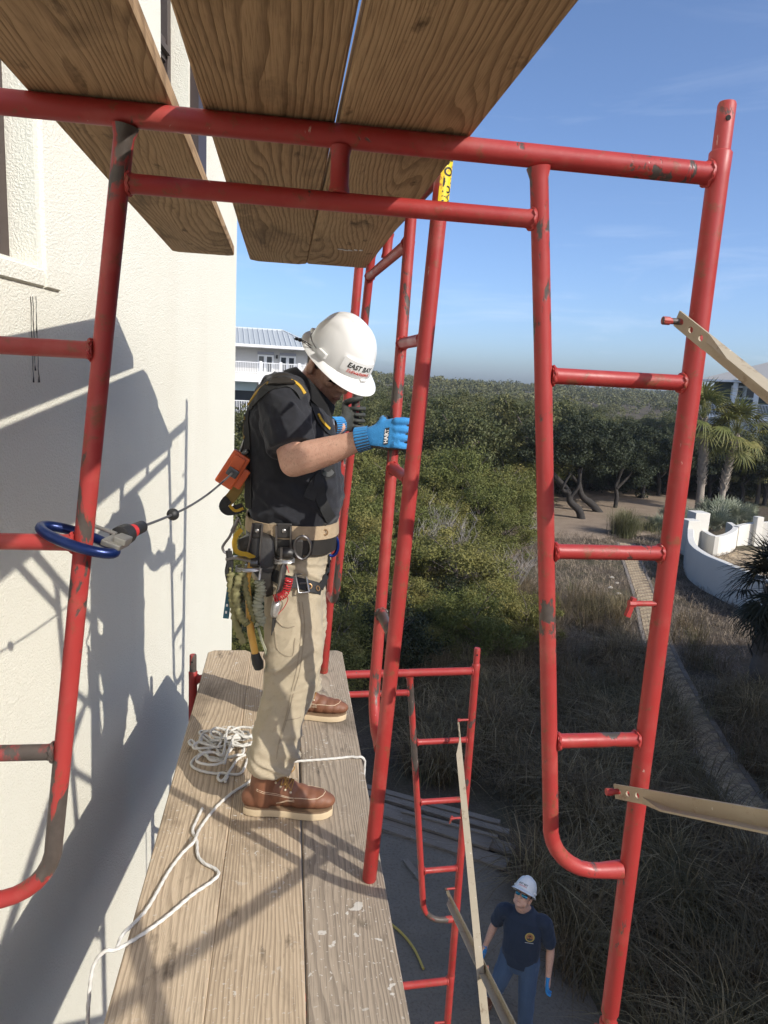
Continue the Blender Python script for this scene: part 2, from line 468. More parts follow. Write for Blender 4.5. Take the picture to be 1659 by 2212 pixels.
# ------------------------------------------------------------------ terrain
def terrain(x, y):
    d = math.hypot(x, y); az = math.degrees(math.atan2(x, y))
    h = 0.0
    if d > 70:
        k = min(1.0, (d - 70) / 260.0); k = k * k * (3 - 2 * k)
        h += k * (2.4 + 2.5 * noise.noise(Vector((x / 130, y / 130, 3.0))))
        h += k * 3.6 * math.exp(-((az - 5.5) / 4.2) ** 2) + k * 3.0 * math.exp(-((az + 6) / 9) ** 2)
    h += 0.42 * min(1, max(0, (4.6 - x) / 1.4)) * min(1, max(0, (11.5 - y) / 1.6))
    h += 0.10 * noise.noise(Vector((x / 2.4, y / 2.4, 0))) * min(1, max(0, (d - 4) / 10)) * min(1, max(0, (d - 36) / 20))
    return h
rad = [0, 2, 4, 6, 8, 10, 12, 14, 16, 18, 20, 23, 26, 30, 35, 40, 48, 58, 70, 90, 120, 160, 200, 250, 310, 380, 460, 560, 700, 900]
V = [(0, 0, G)]; F = []; NA = 120
for r_ in rad[1:]:
    for k in range(NA):
        a = 2 * math.pi * k / NA; x, y = r_ * math.sin(a), r_ * math.cos(a); V.append((x, y, G + terrain(x, y)))
me = bpy.data.meshes.new('ground')
F = [(0, 1 + (k + 1) % NA, 1 + k) for k in range(NA)]
for i in range(len(rad) - 2):
    o1 = 1 + i * NA; o2 = o1 + NA
    F += [(o1 + k, o1 + (k + 1) % NA, o2 + (k + 1) % NA, o2 + k) for k in range(NA)]
me.from_pydata(V, [], F); shade(me); me.materials.append(M['ground'])
tag(put('ground', me, None), 'brown mulch and dry soil ground', kind='structure')
def ground_z(x, y): return G + terrain(x, y)

def ground_sheet(name, outline, mat, lift, label, step=0.6, wob=0.25):
    """an irregular patch lying a few millimetres to centimetres above the ground"""
    c = sum((Vector(p) for p in outline), Vector((0, 0))) / len(outline)
    pts = smooth_path([Vector((p[0], p[1], 0)) for p in outline + [outline[0]]], 8)[:-1]
    n = len(pts); V = []; F = []; K = 10
    for j in range(1, K + 1):
        for p in pts:
            q = Vector((c.x, c.y, 0)).lerp(p, j / K)
            if j == K: q += Vector((noise.noise(q * 1.3), noise.noise(q * 1.3 + Vector((5, 5, 5))), 0)) * wob
            zz = ground_z(q.x, q.y) + (lift if j < K else -0.02)
            V.append((q.x, q.y, zz))
    V.append((c.x, c.y, ground_z(c.x, c.y) + lift))
    F = [(len(V) - 1, k, (k + 1) % n) for k in range(n)]
    for j in range(K - 1):
        F += [(j * n + k, (j + 1) * n + k, (j + 1) * n + (k + 1) % n, j * n + (k + 1) % n) for k in range(n)]
    me = bpy.data.meshes.new(name); me.from_pydata(V, [], F); shade(me); me.materials.append(mat)
    return tag(put(name, me, None), label, kind='structure')
ground_sheet('sand', [(-1.5, 2), (3.0, 2.0), (3.9, 5), (3.7, 8.0), (3.2, 9.6), (1.5, 10.4), (-0.5, 10.6), (-2.5, 7)], M['sand'], 0.045, 'trampled bare sand below the scaffold')
ground_sheet('clearing', [(13.5, 33), (19, 34), (26, 40), (30, 47), (26, 54), (18, 52), (12, 42)], M['forest_floor'], 0.06, 'bare leaf littered clearing under the oaks', wob=0.8)

# ------------------------------------------------------------------ the brick path
PATH = smooth_path([(7.6, 4.0, 0), (8.05, 7.2, 0), (8.6, 10.6, 0), (9.55, 13.95, 0), (11.15, 18.5, 0), (13.3, 23.4, 0), (15.75, 29.4, 0), (17.0, 32.4, 0)], 12)
plen = [0.0]
for i in range(1, len(PATH)): plen.append(plen[-1] + (PATH[i] - PATH[i - 1]).length)
def path_pt(s, tt):
    s = max(0, min(plen[-1] - 1e-3, s))
    i = max(0, np.searchsorted(plen, s, side='right') - 1); i = min(i, len(PATH) - 2)
    k = (s - plen[i]) / (plen[i + 1] - plen[i]); p = PATH[i].lerp(PATH[i + 1], k)
    d = (PATH[i + 1] - PATH[i]).normalized(); nrm = Vector((d.y, -d.x, 0))
    q = p + nrm * tt
    return q, d
me = bpy.data.meshes.new('path'); V = []
for s in np.arange(0, plen[-1], 0.4):
    for tt in (-0.46, 0.46):
        q, d = path_pt(s, tt); V.append((q.x, q.y, G + 0.016))
me.from_pydata(V, [], [(2 * i, 2 * i + 1, 2 * i + 3, 2 * i + 2) for i in range(len(V) // 2 - 1)])
me.materials.append(M['forest_floor'])
path = tag(put('path', me, None), 'narrow brick path with grey borders through the dry planting', kind='structure')
def path_z(q): return G + 0.020
bricks = []
def add_brick(s, tt, L_, W_, ang, matname):
    q, d = path_pt(s, tt)
    a = math.atan2(d.y, d.x) + ang
    bricks.append((q.length, q.x, q.y, path_z(q) + 0.012 + random.uniform(-0.004, 0.004), a, L_, W_, matname))
U_ = 0.105
ns = int(plen[-1] / U_)
for i in range(-8, ns + 8):                               # herringbone field: two-by-one bricks on a unit grid
    for j in range(-3, 3):
        k = (i - j) % 4
        sc, tcn = i * U_, (j + 0.5) * U_
        if k == 0: add_brick(sc + U_, tcn, 0.198, 0.094, 0, 'tan_paver') if 0 < sc < plen[-1] - 0.3 else None
        if k == 2 and j < 2: add_brick(sc + U_ / 2, tcn + U_ / 2, 0.198, 0.094, math.pi / 2, 'tan_paver') if 0 < sc < plen[-1] - 0.3 else None
for s in np.arange(0.1, plen[-1] - 0.2, 0.215):
    for sd_ in (-1, 1): add_brick(s, sd_ * 0.385, 0.205, 0.105, 0, 'grey_paver')
def vis(b): return -0.2 < (b[1] / b[2] if b[2] > 0.5 else -1) < 0.93
bricks.sort(key=lambda b: (not vis(b) or b[2] < 8.6, b[0]))
protos = {}
def brick_proto(L_, W_, mn):
    key = (L_, W_, mn)
    if key not in protos:
        mb = MB(); h = 0.028; e = 0.006
        mb.loft([[(-L_/2, -W_/2, -h), (L_/2, -W_/2, -h), (L_/2, W_/2, -h), (-L_/2, W_/2, -h)], [(-L_/2, -W_/2, -e), (L_/2, -W_/2, -e), (L_/2, W_/2, -e), (-L_/2, W_/2, -e)],
                 [(-L_/2+e, -W_/2+e, 0), (L_/2-e, -W_/2+e, 0), (L_/2-e, W_/2-e, 0), (-L_/2+e, W_/2-e, 0)]])
        me = mb.mesh('brick'); me.materials.append(M[mn]); protos[key] = (me, mb)
    return protos[key]
rest = {'tan_paver': MB(), 'grey_paver': MB()}
for n, b in enumerate(bricks):
    me, mb = brick_proto(b[5], b[6], b[7])
    if n < 300:
        o = bpy.data.objects.new('brick', me); COL.objects.link(o); o.parent = path
        o.location = (b[1], b[2], b[3]); o.rotation_euler = (random.uniform(-.01, .01), random.uniform(-.01, .01), b[4])
    else:
        Mx = Matrix.Translation((b[1], b[2], b[3])) @ Matrix.Rotation(b[4], 4, 'Z')
        rest[b[7]].add([Mx @ Vector(p) for p in mb.v], mb.f)
for k, mb in rest.items(): mb.build('brick_paving', M[k], path, rel=False, kind='stuff')

# ------------------------------------------------------------------ the house being worked on
WTH = math.atan(0.178); WA = -1.351
WD = Vector((math.sin(WTH), math.cos(WTH), 0)); WN = Vector((math.cos(WTH), -math.sin(WTH), 0)); W0 = Vector((WA, 0, 0))
def wpt(s, d, z): return W0 + WD * s + WN * d + Vector((0, 0, z))
def wall_hit(x, y):
    d = ray(x, y); p = d * (WA / (d.x - 0.178 * d.y)); return (p - W0).dot(WD), p.z
S_END = wall_hit(508, 800)[0]
house = thing('stucco_house', 'tall cream stucco house wall beside the scaffold', 'house', wpt(0, 0, G))
s1 = wall_hit(75, 400)[0]; z1 = wall_hit(60, 566)[1]
s2a = wall_hit(347, 60)[0]; s2c = wall_hit(407, 190)[0]; s3a = wall_hit(410, 190)[0]; s3b = wall_hit(428, 260)[0]
WIN = [(s1 - 1.1, s1, z1, z1 + 2.0), (s2a, s2c, 0.98, 2.75), (-5.5, -4.4, 0.33, 2.3), (1.0, 2.2, -3.6, -1.9)]
ss = sorted({-9.0, S_END} | {w[0] for w in WIN} | {w[1] for w in WIN})
zs = sorted({G - 0.2, 6.5} | {w[2] for w in WIN} | {w[3] for w in WIN})
mb = MB()
def isopen(sa, za): return any(w[0] - 1e-4 < sa < w[1] - 1e-4 and w[2] - 1e-4 < za < w[3] - 1e-4 for w in WIN)
for i in range(len(ss) - 1):
    for j in range(len(zs) - 1):
        if isopen(ss[i], zs[j]): continue
        mb.add([wpt(ss[i], 0, zs[j]), wpt(ss[i+1], 0, zs[j]), wpt(ss[i+1], 0, zs[j+1]), wpt(ss[i], 0, zs[j+1])], [(3, 2, 1, 0)])
RV = 0.16
mb_ = MB(); mb_.loft([[wpt(s3a, .002, .98), wpt(s3b, .002, .98), wpt(s3b, .002, 5.5), wpt(s3a, .002, 5.5)], [wpt(s3a, .05, .98), wpt(s3b, .05, .98), wpt(s3b, .05, 5.5), wpt(s3a, .05, 5.5)]])
mb_.build('downspout', M['bronze_frame'], house)
for (a, b, c0, c1) in WIN:
    for p, q in (((a, c0), (b, c0)), ((b, c0), (b, c1)), ((b, c1), (a, c1)), ((a, c1), (a, c0))):
        mb.add([wpt(p[0], 0, p[1]), wpt(q[0], 0, q[1]), wpt(q[0], -RV, q[1]), wpt(p[0], -RV, p[1])], [(0, 1, 2, 3)])
for (sa, da), (sb, db) in (((S_END, 0), (S_END, -9)), ((S_END, -9), (-9, -9)), ((-9, -9), (-9, 0))):
    mb.add([wpt(sa, da, G - 0.2), wpt(sb, db, G - 0.2), wpt(sb, db, 6.5), wpt(sa, da, 6.5)], [(0, 1, 2, 3)])
mb.build('wall', M['stucco'], house)
mb = MB(); mb.loft([[wpt(S_END + .15, .15, 6.505), wpt(S_END + .15, -9.15, 6.505), wpt(-9.15, -9.15, 6.505), wpt(-9.15, .15, 6.505)],
                    [wpt(S_END + .15, .15, 6.7), wpt(S_END + .15, -9.15, 6.7), wpt(-9.15, -9.15, 6.7), wpt(-9.15, .15, 6.7)],
                    [wpt(S_END - 4.4, -4.4, 9.4), wpt(S_END - 4.4, -4.6, 9.4), wpt(-4.6, -4.6, 9.4), wpt(-4.6, -4.4, 9.4)]])
mb.build('roof', M['metal_roof'], house)
for wi, (a, b, c0, c1) in enumerate(WIN):
    mb = MB(); fw = 0.055
    for p0, p1 in (((a, c0), (a + fw, c1)), ((b - fw, c0), (b, c1)), ((a + fw, c0), (b - fw, c0 + fw)), ((a + fw, c1 - fw), (b - fw, c1))):
        Vv = [wpt(p0[0], -RV + .002, p0[1]), wpt(p1[0], -RV + .002, p0[1]), wpt(p1[0], -RV + .002, p1[1]), wpt(p0[0], -RV + .002, p1[1])]
        V2 = [p + WN * 0.06 for p in Vv]; mb.loft([Vv, V2])
    zt = 1.69 if wi == 1 else (c0 + c1) / 2
    for dz, hh, pr in ((0.0, 0.11, 0.05), (-0.01, 0.03, 0.075)):
        Vv = [wpt(a + fw, -RV + .004, zt + dz - hh / 2), wpt(b - fw, -RV + .004, zt + dz - hh / 2), wpt(b - fw, -RV + .004, zt + dz + hh / 2), wpt(a + fw, -RV + .004, zt + dz + hh / 2)]
        mb.loft([Vv, [p + WN * pr for p in Vv]])
    fr = mb.build('window_frame', M['bronze_frame'], house)
    mb = MB(); mb.add([wpt(a, -RV + 0.018, c0), wpt(b, -RV + 0.018, c0), wpt(b, -RV + 0.018, c1), wpt(a, -RV + 0.018, c1)], [(3, 2, 1, 0)])
    mb.build('pane', M['window_glass'], fr)
# raised casing round the near window
a, b, c0, c1 = WIN[0]; mb = MB()
def casing(w0, w1, d0, d1, wb=.075):
    for p0, p1 in (((a - w1, c0 - wb), (a - w0, c1 + w1)), ((b + w0, c0 - wb), (b + w1, c1 + w1)), ((a - w0, c0 - wb), (b + w0, c0 - .008)), ((a - w0, c1 + w0), (b + w0, c1 + w1))):
        Vv = [wpt(p0[0], d0, p0[1]), wpt(p1[0], d0, p0[1]), wpt(p1[0], d0, p1[1]), wpt(p0[0], d0, p1[1])]
        V2 = [wpt(p0[0] + .008, d1, p0[1] + .008), wpt(p1[0] - .008, d1, p0[1] + .008), wpt(p1[0] - .008, d1, p1[1] - .008), wpt(p0[0] + .008, d1, p1[1] - .008)]
        mb.loft([Vv, V2])
casing(0.03, 0.145, -0.002, 0.013)
mb.build('window_casing', M['stucco'], house)
# dark drip stains below the casing
mb = MB()
for x0, y0, y1 in ((64, 640, 826), (69, 640, 800), (76, 640, 826)):
    sA, zA = wall_hit(x0, y0); sB, zB = wall_hit(x0, y1)
    pts = []
    for k in range(14):
        z = lerp(zA, zB, k / 13); s_ = sA + 0.007 * noise.noise(Vector((x0, k * 1.7, 0)))
        pts.append(wpt(s_, 0.0025, z))
    mb.tube(pts, [max(.0004, 0.0011 + 0.0016 * (noise.noise(Vector((k * 2.3, x0, 1))) )) + (0.002 if k > 12 else 0) for k in range(14)], 6)
mb.build('drip_stain', simple('drip', (0.05, 0.045, 0.04), 0.7), house)

# neighbouring house, out of the frame to the right: unseen, bulk and dark siding shaped to shade the yard
nb = thing('neighbour_house', 'dark green house outside the frame whose shade lies over the yard', 'house', (18, -6, G))
mb = MB(); mb.box2((11.2, -22, G - .2), (30, 6, 4.0)); mb.box2((12.0, -16, 3.99), (22, -3, 6.2)); mb.build('wall', M['green_siding'], nb)
mb = MB()
mb.loft([[(11.0, -22.3, 4.0), (30.3, -22.3, 4.0), (30.3, 6.2, 4.0), (11.0, 6.2, 4.0)], [(11.0, -22.3, 4.2), (30.3, -22.3, 4.2), (30.3, 6.2, 4.2), (11.0, 6.2, 4.2)], [(20, -10, 6.5), (21, -10, 6.5), (21, -6, 6.5), (20, -6, 6.5)]])
mb.build('roof', M['metal_roof'], nb)
for y0 in (-18, -12, -6, 0):
    for z0 in (-6, -2.5, 1):
        fr = MB().box2((11.14, y0, z0), (11.199, y0 + 1.4, z0 + 1.8)).build('window', M['white_paint'], nb)
        MB().box2((11.12, y0 + .1, z0 + .1), (11.139, y0 + 1.3, z0 + 1.7)).build('pane', M['dark_glass'], fr)

# ------------------------------------------------------------------ the two far houses
class Facade:
    """u to the right, v up, d towards the viewer, metres; origin where the horizon crosses pixel x"""
    def __init__(s, px, py, dist, turn=0.0):
        d = ray(px, py); s.o = d * dist; h = Vector((d.x, d.y, 0)).normalized()
        h = Matrix.Rotation(turn, 3, 'Z') @ h
        s.d = -h; s.u = Vector((h.y, -h.x, 0))
    def p(s, u, v, d=0): return s.o + s.u * u + Vector((0, 0, v)) + s.d * d
    def box(s, mb, u0, u1, v0, v1, d0, d1, mi=0):
        A = [s.p(u, v, d0) for u, v in ((u0, v0), (u1, v0), (u1, v1), (u0, v1))]; B = [s.p(u, v, d1) for u, v in ((u0, v0), (u1, v0), (u1, v1), (u0, v1))]
        return mb.loft([A, B], True, mi)
def one(Fc, name, mat, parent, *bx, **k):
    mb = MB()
    for b in bx: Fc.box(mb, *b)
    return mb.build(name, mat, parent, **k)
def railing(Fc, parent, u0, u1, v0, v1, d, posts):
    r_ = one(Fc, 'railing', M['white_paint'], parent, (u0, u1, v1 - .07, v1, d - .04, d + .04), (u0, u1, v0 + .08, v0 + .14, d - .03, d + .03))
    n = int((u1 - u0) / 0.14)
    pr = None
    for i in range(n):
        u = u0 + (i + .5) * (u1 - u0) / n
        if pr is None:
            pr = one(Fc, 'baluster', M['white_paint'], r_, (u - .022, u + .022, v0 + .14, v1 - .07, d - .02, d + .02)); base = u
        else:
            q = pr.copy(); COL.objects.link(q); q.location = pr.location + Fc.u * (u - base)
    for u in posts: one(Fc, 'post', M['white_paint'], r_, (u - .12, u + .12, v0, v1 + .1, d - .08, d + .08))
FA = Facade(563, 801, 61.0, R(3))
hA = thing('porch_house', 'grey beach house with a metal hip roof seen past the wall corner', 'house', FA.p(0, G + .6, 0))
one(FA, 'wall', M['grey_siding'], hA, (-9, 4.0, -4.1, 1.9, -9, 0.0))
one(FA, 'wall', M['white_paint'], hA, (4.02, 4.4, -4.1, 1.9, -6, 0.15))
mb = MB()
ev = 1.9
A = [FA.p(-10, ev, 2.0), FA.p(4.85, ev, 2.0), FA.p(4.85, ev, -9.5), FA.p(-10, ev, -9.5)]
B = [q + Vector((0, 0, .22)) for q in A]
mb.loft([A, B]); mb.build('fascia', M['white_paint'], hA)
mb = MB(); RD = FA.p(2.05, 3.68, -3.2); RDL = FA.p(-8, 3.68, -3.2)
up = Vector((0, 0, .222))
mb.add([A[0] + up, A[1] + up, A[2] + up, A[3] + up, RDL, RD], [(0, 1, 5, 4), (1, 2, 5), (2, 3, 4, 5), (3, 0, 4)])
rf = mb.build('roof', M['metal_roof'], hA)
for i in range(34):
    u = -9.6 + i * 0.43
    e = FA.p(u, ev + .24, 2.0)
    if u < 2.05: tpt = FA.p(u + (2.05 + 8 - 0) * 0, 3.70, -3.2)
    else:
        k = (4.85 - u) / 2.8; tpt = FA.p(u, lerp(ev + .24, 3.70, k), lerp(2.0, -3.2, k))
    MB().beam(e, tpt, 0.06, 0.07).build('seam', M['roof_seam'], rf)
MB().beam(FA.p(4.85, ev + .25, 2.0), RD, 0.2, 0.1).build('hip_cap', M['roof_seam'], rf)
MB().beam(RDL, RD + Vector((0, 0, .02)), 0.2, 0.1).build('ridge_cap', M['roof_seam'], rf)
one(FA, 'floor_slab', M['white_paint'], hA, (-9, 4.3, -.95, -.30, 0.003, 2.0), (-9, 4.3, -4.4, -4.1, 0.003, 2.0))
railing(FA, hA, -9, 4.2, -.295, .69, 1.9, (-4.6, -0.1, 1.55, 3.1))
railing(FA, hA, -9, -.3, -4.09, -2.5, 1.9, (-4.6,))
for u in (-4.6, -0.1, 4.05): one(FA, 'column', M['white_paint'], hA, (u - .14, u + .14, -4.09, -.96, 1.7, 1.98))
one(FA, 'column', M['white_paint'], hA, (3.95, 4.15, -.29, 1.89, 1.7, 1.9))
for u0 in (-.27, 1.62, -4.4):
    dr = one(FA, 'door', M['white_paint'], hA, (u0, u0 + 1.36, -.29, 1.36, 0.003, 0.06))
    for du in (.1, .78): one(FA, 'pane', M['dark_glass'], dr, (u0 + du, u0 + du + .42, -.05, 1.22, 0.061, 0.075))
    one(FA, 'shade_box', simple('slate_trim', (0.30, 0.31, 0.36), 0.7), hA, (u0 - .02, u0 + 1.38, 1.40, 1.62, 0.003, 0.12))
one(FA, 'porch_light', M['dark_hole'], hA, (1.28, 1.42, 1.1, 1.4, 0.003, 0.14))
one(FA, 'screen', M['pale_screen'], hA, (-9, -.3, -1.72, -.97, 0.4, 0.45), (.1, 3.9, -1.72, -.97, 0.4, 0.45))
one(FA, 'opening', M['dark_glass'], hA, (-8.9, -.3, -4.05, -1.74, 0.003, 0.03), (.1, 3.85, -4.05, -1.74, 0.003, 0.03))
one(FA, 'foundation', M['white_paint'], hA, (-9, 4.0, G - 1, -4.42, -9, 1.5))

FB = Facade(1578, 861, 76.0, R(-10))
hB = thing('green_house', 'dark green house with white porch columns behind the palms', 'house', FB.p(0, G + .6, 0))
one(FB, 'wall', M['green_siding'], hB, (-2.2, 12, -1.9, 1.72, -10, -2.0))
one(FB, 'base', M['white_paint'], hB, (-2.2, 12, -8.4, -1.92, -10, -1.2))
mb = MB(); A = [FB.p(-3.2, 1.74, 0.5), FB.p(13, 1.74, 0.5), FB.p(13, 1.74, -11), FB.p(-3.2, 1.74, -11)]; mb.loft([A, [q + Vector((0, 0, .2)) for q in A]]); mb.build('fascia', M['white_paint'], hB)
mb = MB(); up = Vector((0, 0, .202)); r1, r2 = FB.p(4.4, 4.75, -5.0), FB.p(8, 4.75, -5.0)
mb.add([A[0] + up, A[1] + up, A[2] + up, A[3] + up, r1, r2], [(0, 1, 5, 4), (1, 2, 5), (2, 3, 4, 5), (3, 0, 4)]); rfb = mb.build('roof', M['grey_roof'], hB)
mb = MB(); a0, a1 = FB.p(.2, 1.97, .7), FB.p(3.0, 1.97, .7); mb.add([a0, a1, FB.p(3.0, 1.97, -2), FB.p(.2, 1.97, -2), FB.p(1.35, 2.95, -1.0), FB.p(1.7, 2.95, -1.0)], [(0, 1, 5, 4), (1, 2, 5), (3, 0, 4), (2, 3, 4, 5)]); mb.build('porch_roof', M['metal_roof'], hB)
for i in range(8):
    u = .45 + i * .33; k = min((u - .2) / 1.15, (3.0 - u) / 1.3, 1)
    MB().beam(FB.p(u, 1.99, .7), FB.p(lerp(u, 1.5, 0.0), lerp(1.99, 2.97, k), lerp(.7, -1.0, k)), .06, .06).build('seam', M['roof_seam'], rfb)
for u in (.35, 2.45, 4.15, 6.2): one(FB, 'column', M['white_paint'], hB, (u - .22, u + .22, -1.72, 1.72, -.2, .22))
for u in (.5, 2.6): one(FB, 'column', M['white_paint'], hB, (u - .3, u + .3, -8.4, -2.12, -1.0, -.4))
railing(FB, hB, -1.8, 8.5, -1.70, -.45, .1, ())
one(FB, 'floor_slab', M['white_paint'], hB, (-2.0, 9, -2.1, -1.72, -1.98, .3))
for u0 in (.75, -.4, 4.8):
    wf = one(FB, 'window', M['white_paint'], hB, (u0, u0 + 1.4, .0, 1.42, -1.997, -1.9))
    one(FB, 'pane', M['dark_glass'], wf, (u0 + .42, u0 + 1.15, .2, 1.2, -1.899, -1.88))
one(FB, 'opening', M['dark_glass'], hB, (3.1, 5.2, -8, -2.6, -1.197, -1.17), (-1.6, .2, -8, -2.6, -1.197, -1.17))
# ------------------------------------------------------------------ scaffold frames
PIN_Z = 2.02
def make_frame(label, worn='red_paint', inner='worn_red_paint', third='blackened_red_paint', group='red scaffold frames'):
    """walk-through frame 1.52 m wide; local x across, z up from the leg bottoms"""
    t_ = thing('scaffold', label, 'scaffold frame', group=group)
    r = 0.0215; zb, z2 = 1.98, 1.865
    def part(name, mb, mat=worn, parent=None): return mb.build(name, M[mat], parent or t_, True, rel=False)
    def flare(a, b, rr, both=True):
        a = Vector(a); b = Vector(b); d = (b - a).normalized(); L_ = (b - a).length
        P = [a, a + d * .006, a + d * .016, b - d * .016, b - d * .006, b] if both else [a, b]
        return P, [rr + .0028, rr + .0024, rr, rr, rr + .0024, rr + .0028]
    def weld(mb, P, r0=.0178):
        # uneven bead where the tube meets its neighbour
        for e, k in ((P[0], 1), (P[-1], -1)):
            d = (P[-1] - P[0]).normalized() * k; u_ = Vector((0, 1, 0)); w_ = d.cross(u_)
            pts = [e + d * (.0050 + .0016 * math.sin(a * 9)) + (u_ * math.cos(a) + w_ * math.sin(a)) * (r0 + .0012 + .0009 * math.sin(a * 7 + 1)) for a in np.linspace(0, 2 * math.pi, 37)]
            mb.tube(pts, .0034, 6, False)
    for s in (-1, 1):
        x = .76 * s
        mb = MB(); P = [(x, 0, 0), (x, 0, .004)] + [(x, 0, z) for z in (.5, 1, 1.5, 1.975)] + [(x, 0, PIN_Z), (x, 0, PIN_Z + .004)]
        mb.tube(P, [r - .002, r, r, r, r, r, r + .001, r - .002], 20)
        leg = part('leg', mb, 'red_paint')
        mb = MB(); mb.tube([(x, 0, PIN_Z - .03), (x, 0, PIN_Z + .088), (x, 0, PIN_Z + .094)], [.0178, .0178, .0155], 18)
        pin = part('coupling_pin', mb, 'worn_red_paint', leg)
        mb = MB(); mb.tube([(x - .004, -.0182, PIN_Z + .06), (x - .004, .0182, PIN_Z + .06)], .0052, 10); part('pin_hole', mb, 'dark_hole', leg)
        # inner ladder tube, tapering outwards and bent into the leg
        xt, xb, zc = .385, .55, .545
        P = [Vector((s * xt, 0, zb - .02)), Vector((s * (xt + .003), 0, zb - .04))]
        for z in (1.6, 1.2, .8): P.append(Vector((s * lerp(xt, xb, (zb - z) / (zb - zc)), 0, z)))
        c = Vector((s * (xb + .135), 0, zc)); 
        for k in range(0, 9):
            a = math.pi + k / 8 * math.pi / 2 * s if False else k / 8 * math.pi / 2
            P.append(Vector((s * (xb + .135 - .135 * math.cos(a)), 0, zc - .135 * math.sin(a))))
        P.append(Vector((s * (.76 - .02), 0, zc - .135)))
        mb = MB(); mb.tube(P, [.0235] + [.0180] * (len(P) - 2) + [.022], 18); part('inner_tube', mb, inner)
        def ix(z): return lerp(xt, xb, (zb - z) / (zb - zc))
        for q, z in enumerate((1.566, 1.195, .75)):
            P, rr = flare((s * (ix(z) + .015), 0, z), (s * (.76 - .018), 0, z), .0165)
            mb = MB(); mb.tube(P, rr, 16); weld(mb, P); part('rung', mb, third if (q == 2 and s < 0) else worn)
        for z, hook in ((1.69, 0), (1.08, 1), (.62, 0)):
            mb = MB(); mb.tube([(s * (.76 - .02), -.004, z), (s * (.76 - .075), -.004, z)], .0065, 10)
            mb.tube([(s * (.76 - .068), -.004, z), (s * (.76 - .083), -.004, z)], .0085, 8)
            if hook: mb.box((s * (.76 - .078), -.004, z - .008), (.010, .012, .045), Matrix.Rotation(.25 * s, 3, 'Y'))
            part('brace_lock', mb, 'worn_red_paint')
    P, rr = flare((-.76 + .018, 0, zb), (.76 - .018, 0, zb), r); mb = MB(); mb.tube(P, rr, 20); weld(mb, P, .0225); part('top_bar', mb, worn)
    P, rr = flare((-.385, 0, z2), (.385, 0, z2), .0175); mb = MB(); mb.tube(P, rr, 18); weld(mb, P, .0185); part('lower_bar', mb, worn)
    P, rr = flare((0, 0, z2 + .014), (0, 0, zb - .018), .0175); mb = MB(); mb.tube(P, rr, 16); part('strut', mb, worn)
    return t_
def place_frame(o, right_leg, left_leg):
    a = Vector(left_leg); b = Vector(right_leg); d = b - a
    o.location = (a + b) / 2; o.rotation_euler = (0, 0, math.atan2(d.y, d.x))
fr0 = make_frame('large red scaffold frame nearest the camera with blue hook clipped on')
place_frame(fr0, (.853, 1.425, -1.54), (-.667, 1.425, -1.54))
# worn inner tube on the photographer's right is scuffed to bare steel: its own paint
def frame_copy(label, right, left):
    c = copy_tree(fr0); c['label'] = label; place_frame(c, right, left)
    c.rotation_euler.x += 0; return c
XF = 1.093; YF = 3.58; XL = -.425
fl2 = frame_copy('red scaffold frame under the far ends of the deck planks', (XF, YF + .02, -1.562 - 1.98), (XL, YF - .06, -1.562 - 1.98))
fl1 = frame_copy('red scaffold frame low down below the far frame, partly in shade', (XF, YF + .02, -3.56 - 1.98), (XL, YF - .06, -3.56 - 1.98))
nl2 = frame_copy('red scaffold frame carrying the near frame, below the deck', (.853, 1.425, -1.605 - 1.98), (-.667, 1.425, -1.605 - 1.98))
bk1 = frame_copy('red scaffold frame behind the camera', (1.02, -.70, -1.54), (-.50, -.70, -1.54))
bk2 = frame_copy('red scaffold frame below and behind the camera', (1.02, -.70, -1.564 - 1.98), (-.50, -.70, -1.564 - 1.98))
# the frame being set: stands on the deck edge, leaning out
lean = copy_tree(fr0); lean['label'] = 'red scaffold frame with yellow caution sticker, held upright by the worker'
LB = Vector((.295, 1.90, DECK)); LFAR = Vector((.239, 3.466, DECK))
lx = (LFAR - LB).normalized(); lz = Vector((.045, .025, 1)).normalized(); ly = lz.cross(lx).normalized(); lz = lx.cross(ly)
LMAT = Matrix((lx, ly, lz)).transposed()
lean.rotation_mode = 'QUATERNION'; lean.rotation_quaternion = LMAT.to_quaternion()
LORG = LB + lx * (.76 * 1.02) + lz * 0.001
lean.location = LORG; lean.scale = (1.02, 1, 1.03)
def lean_pt(x, y, z): return LORG + LMAT @ Vector((x * 1.02, y, z * 1.03))
# caution sticker wrapped on its near leg
t = NT('sticker_yellow'); M['sticker_yellow'] = t.fin(t.mix(t.ramp(t.noise(t.coord(), 60, 4, .7), [(.60, 0), (.66, .8)]), (.78, .56, .02), (.42, .05, .04)), .45)
simple('print_black', (.015, .015, .015), .6, 0, 0.0)
stk = thing('caution_sticker', 'yellow caution sticker on the leaning frame', 'sticker')
bpy.data.objects.remove(stk)
mb = MB(); rr = .0223; Vv = []
A0, A1 = R(150), R(345)
for z in np.linspace(1.885, 2.012, 8):
    for k in range(11):
        a = lerp(A0, A1, k / 10); Vv.append((-.76 + rr * math.cos(a), rr * math.sin(a), z))
mb.add(Vv, [(i * 11 + k, i * 11 + k + 1, (i + 1) * 11 + k + 1, (i + 1) * 11 + k) for i in range(7) for k in range(10)])
st = mb.build('caution_sticker', M['sticker_yellow'], lean, True, rel=False)
tm = text_mesh('caution_text', 'CAUTION', .034, space=.92, bold=.0008)
for v_ in tm.vertices:
    a = R(208) - v_.co.y / rr; z = 1.940 + v_.co.x * .80
    v_.co = (-.76 + (rr + .0006) * math.cos(a), (rr + .0006) * math.sin(a), z)
put('caution_text', tm, M['print_black'], st)

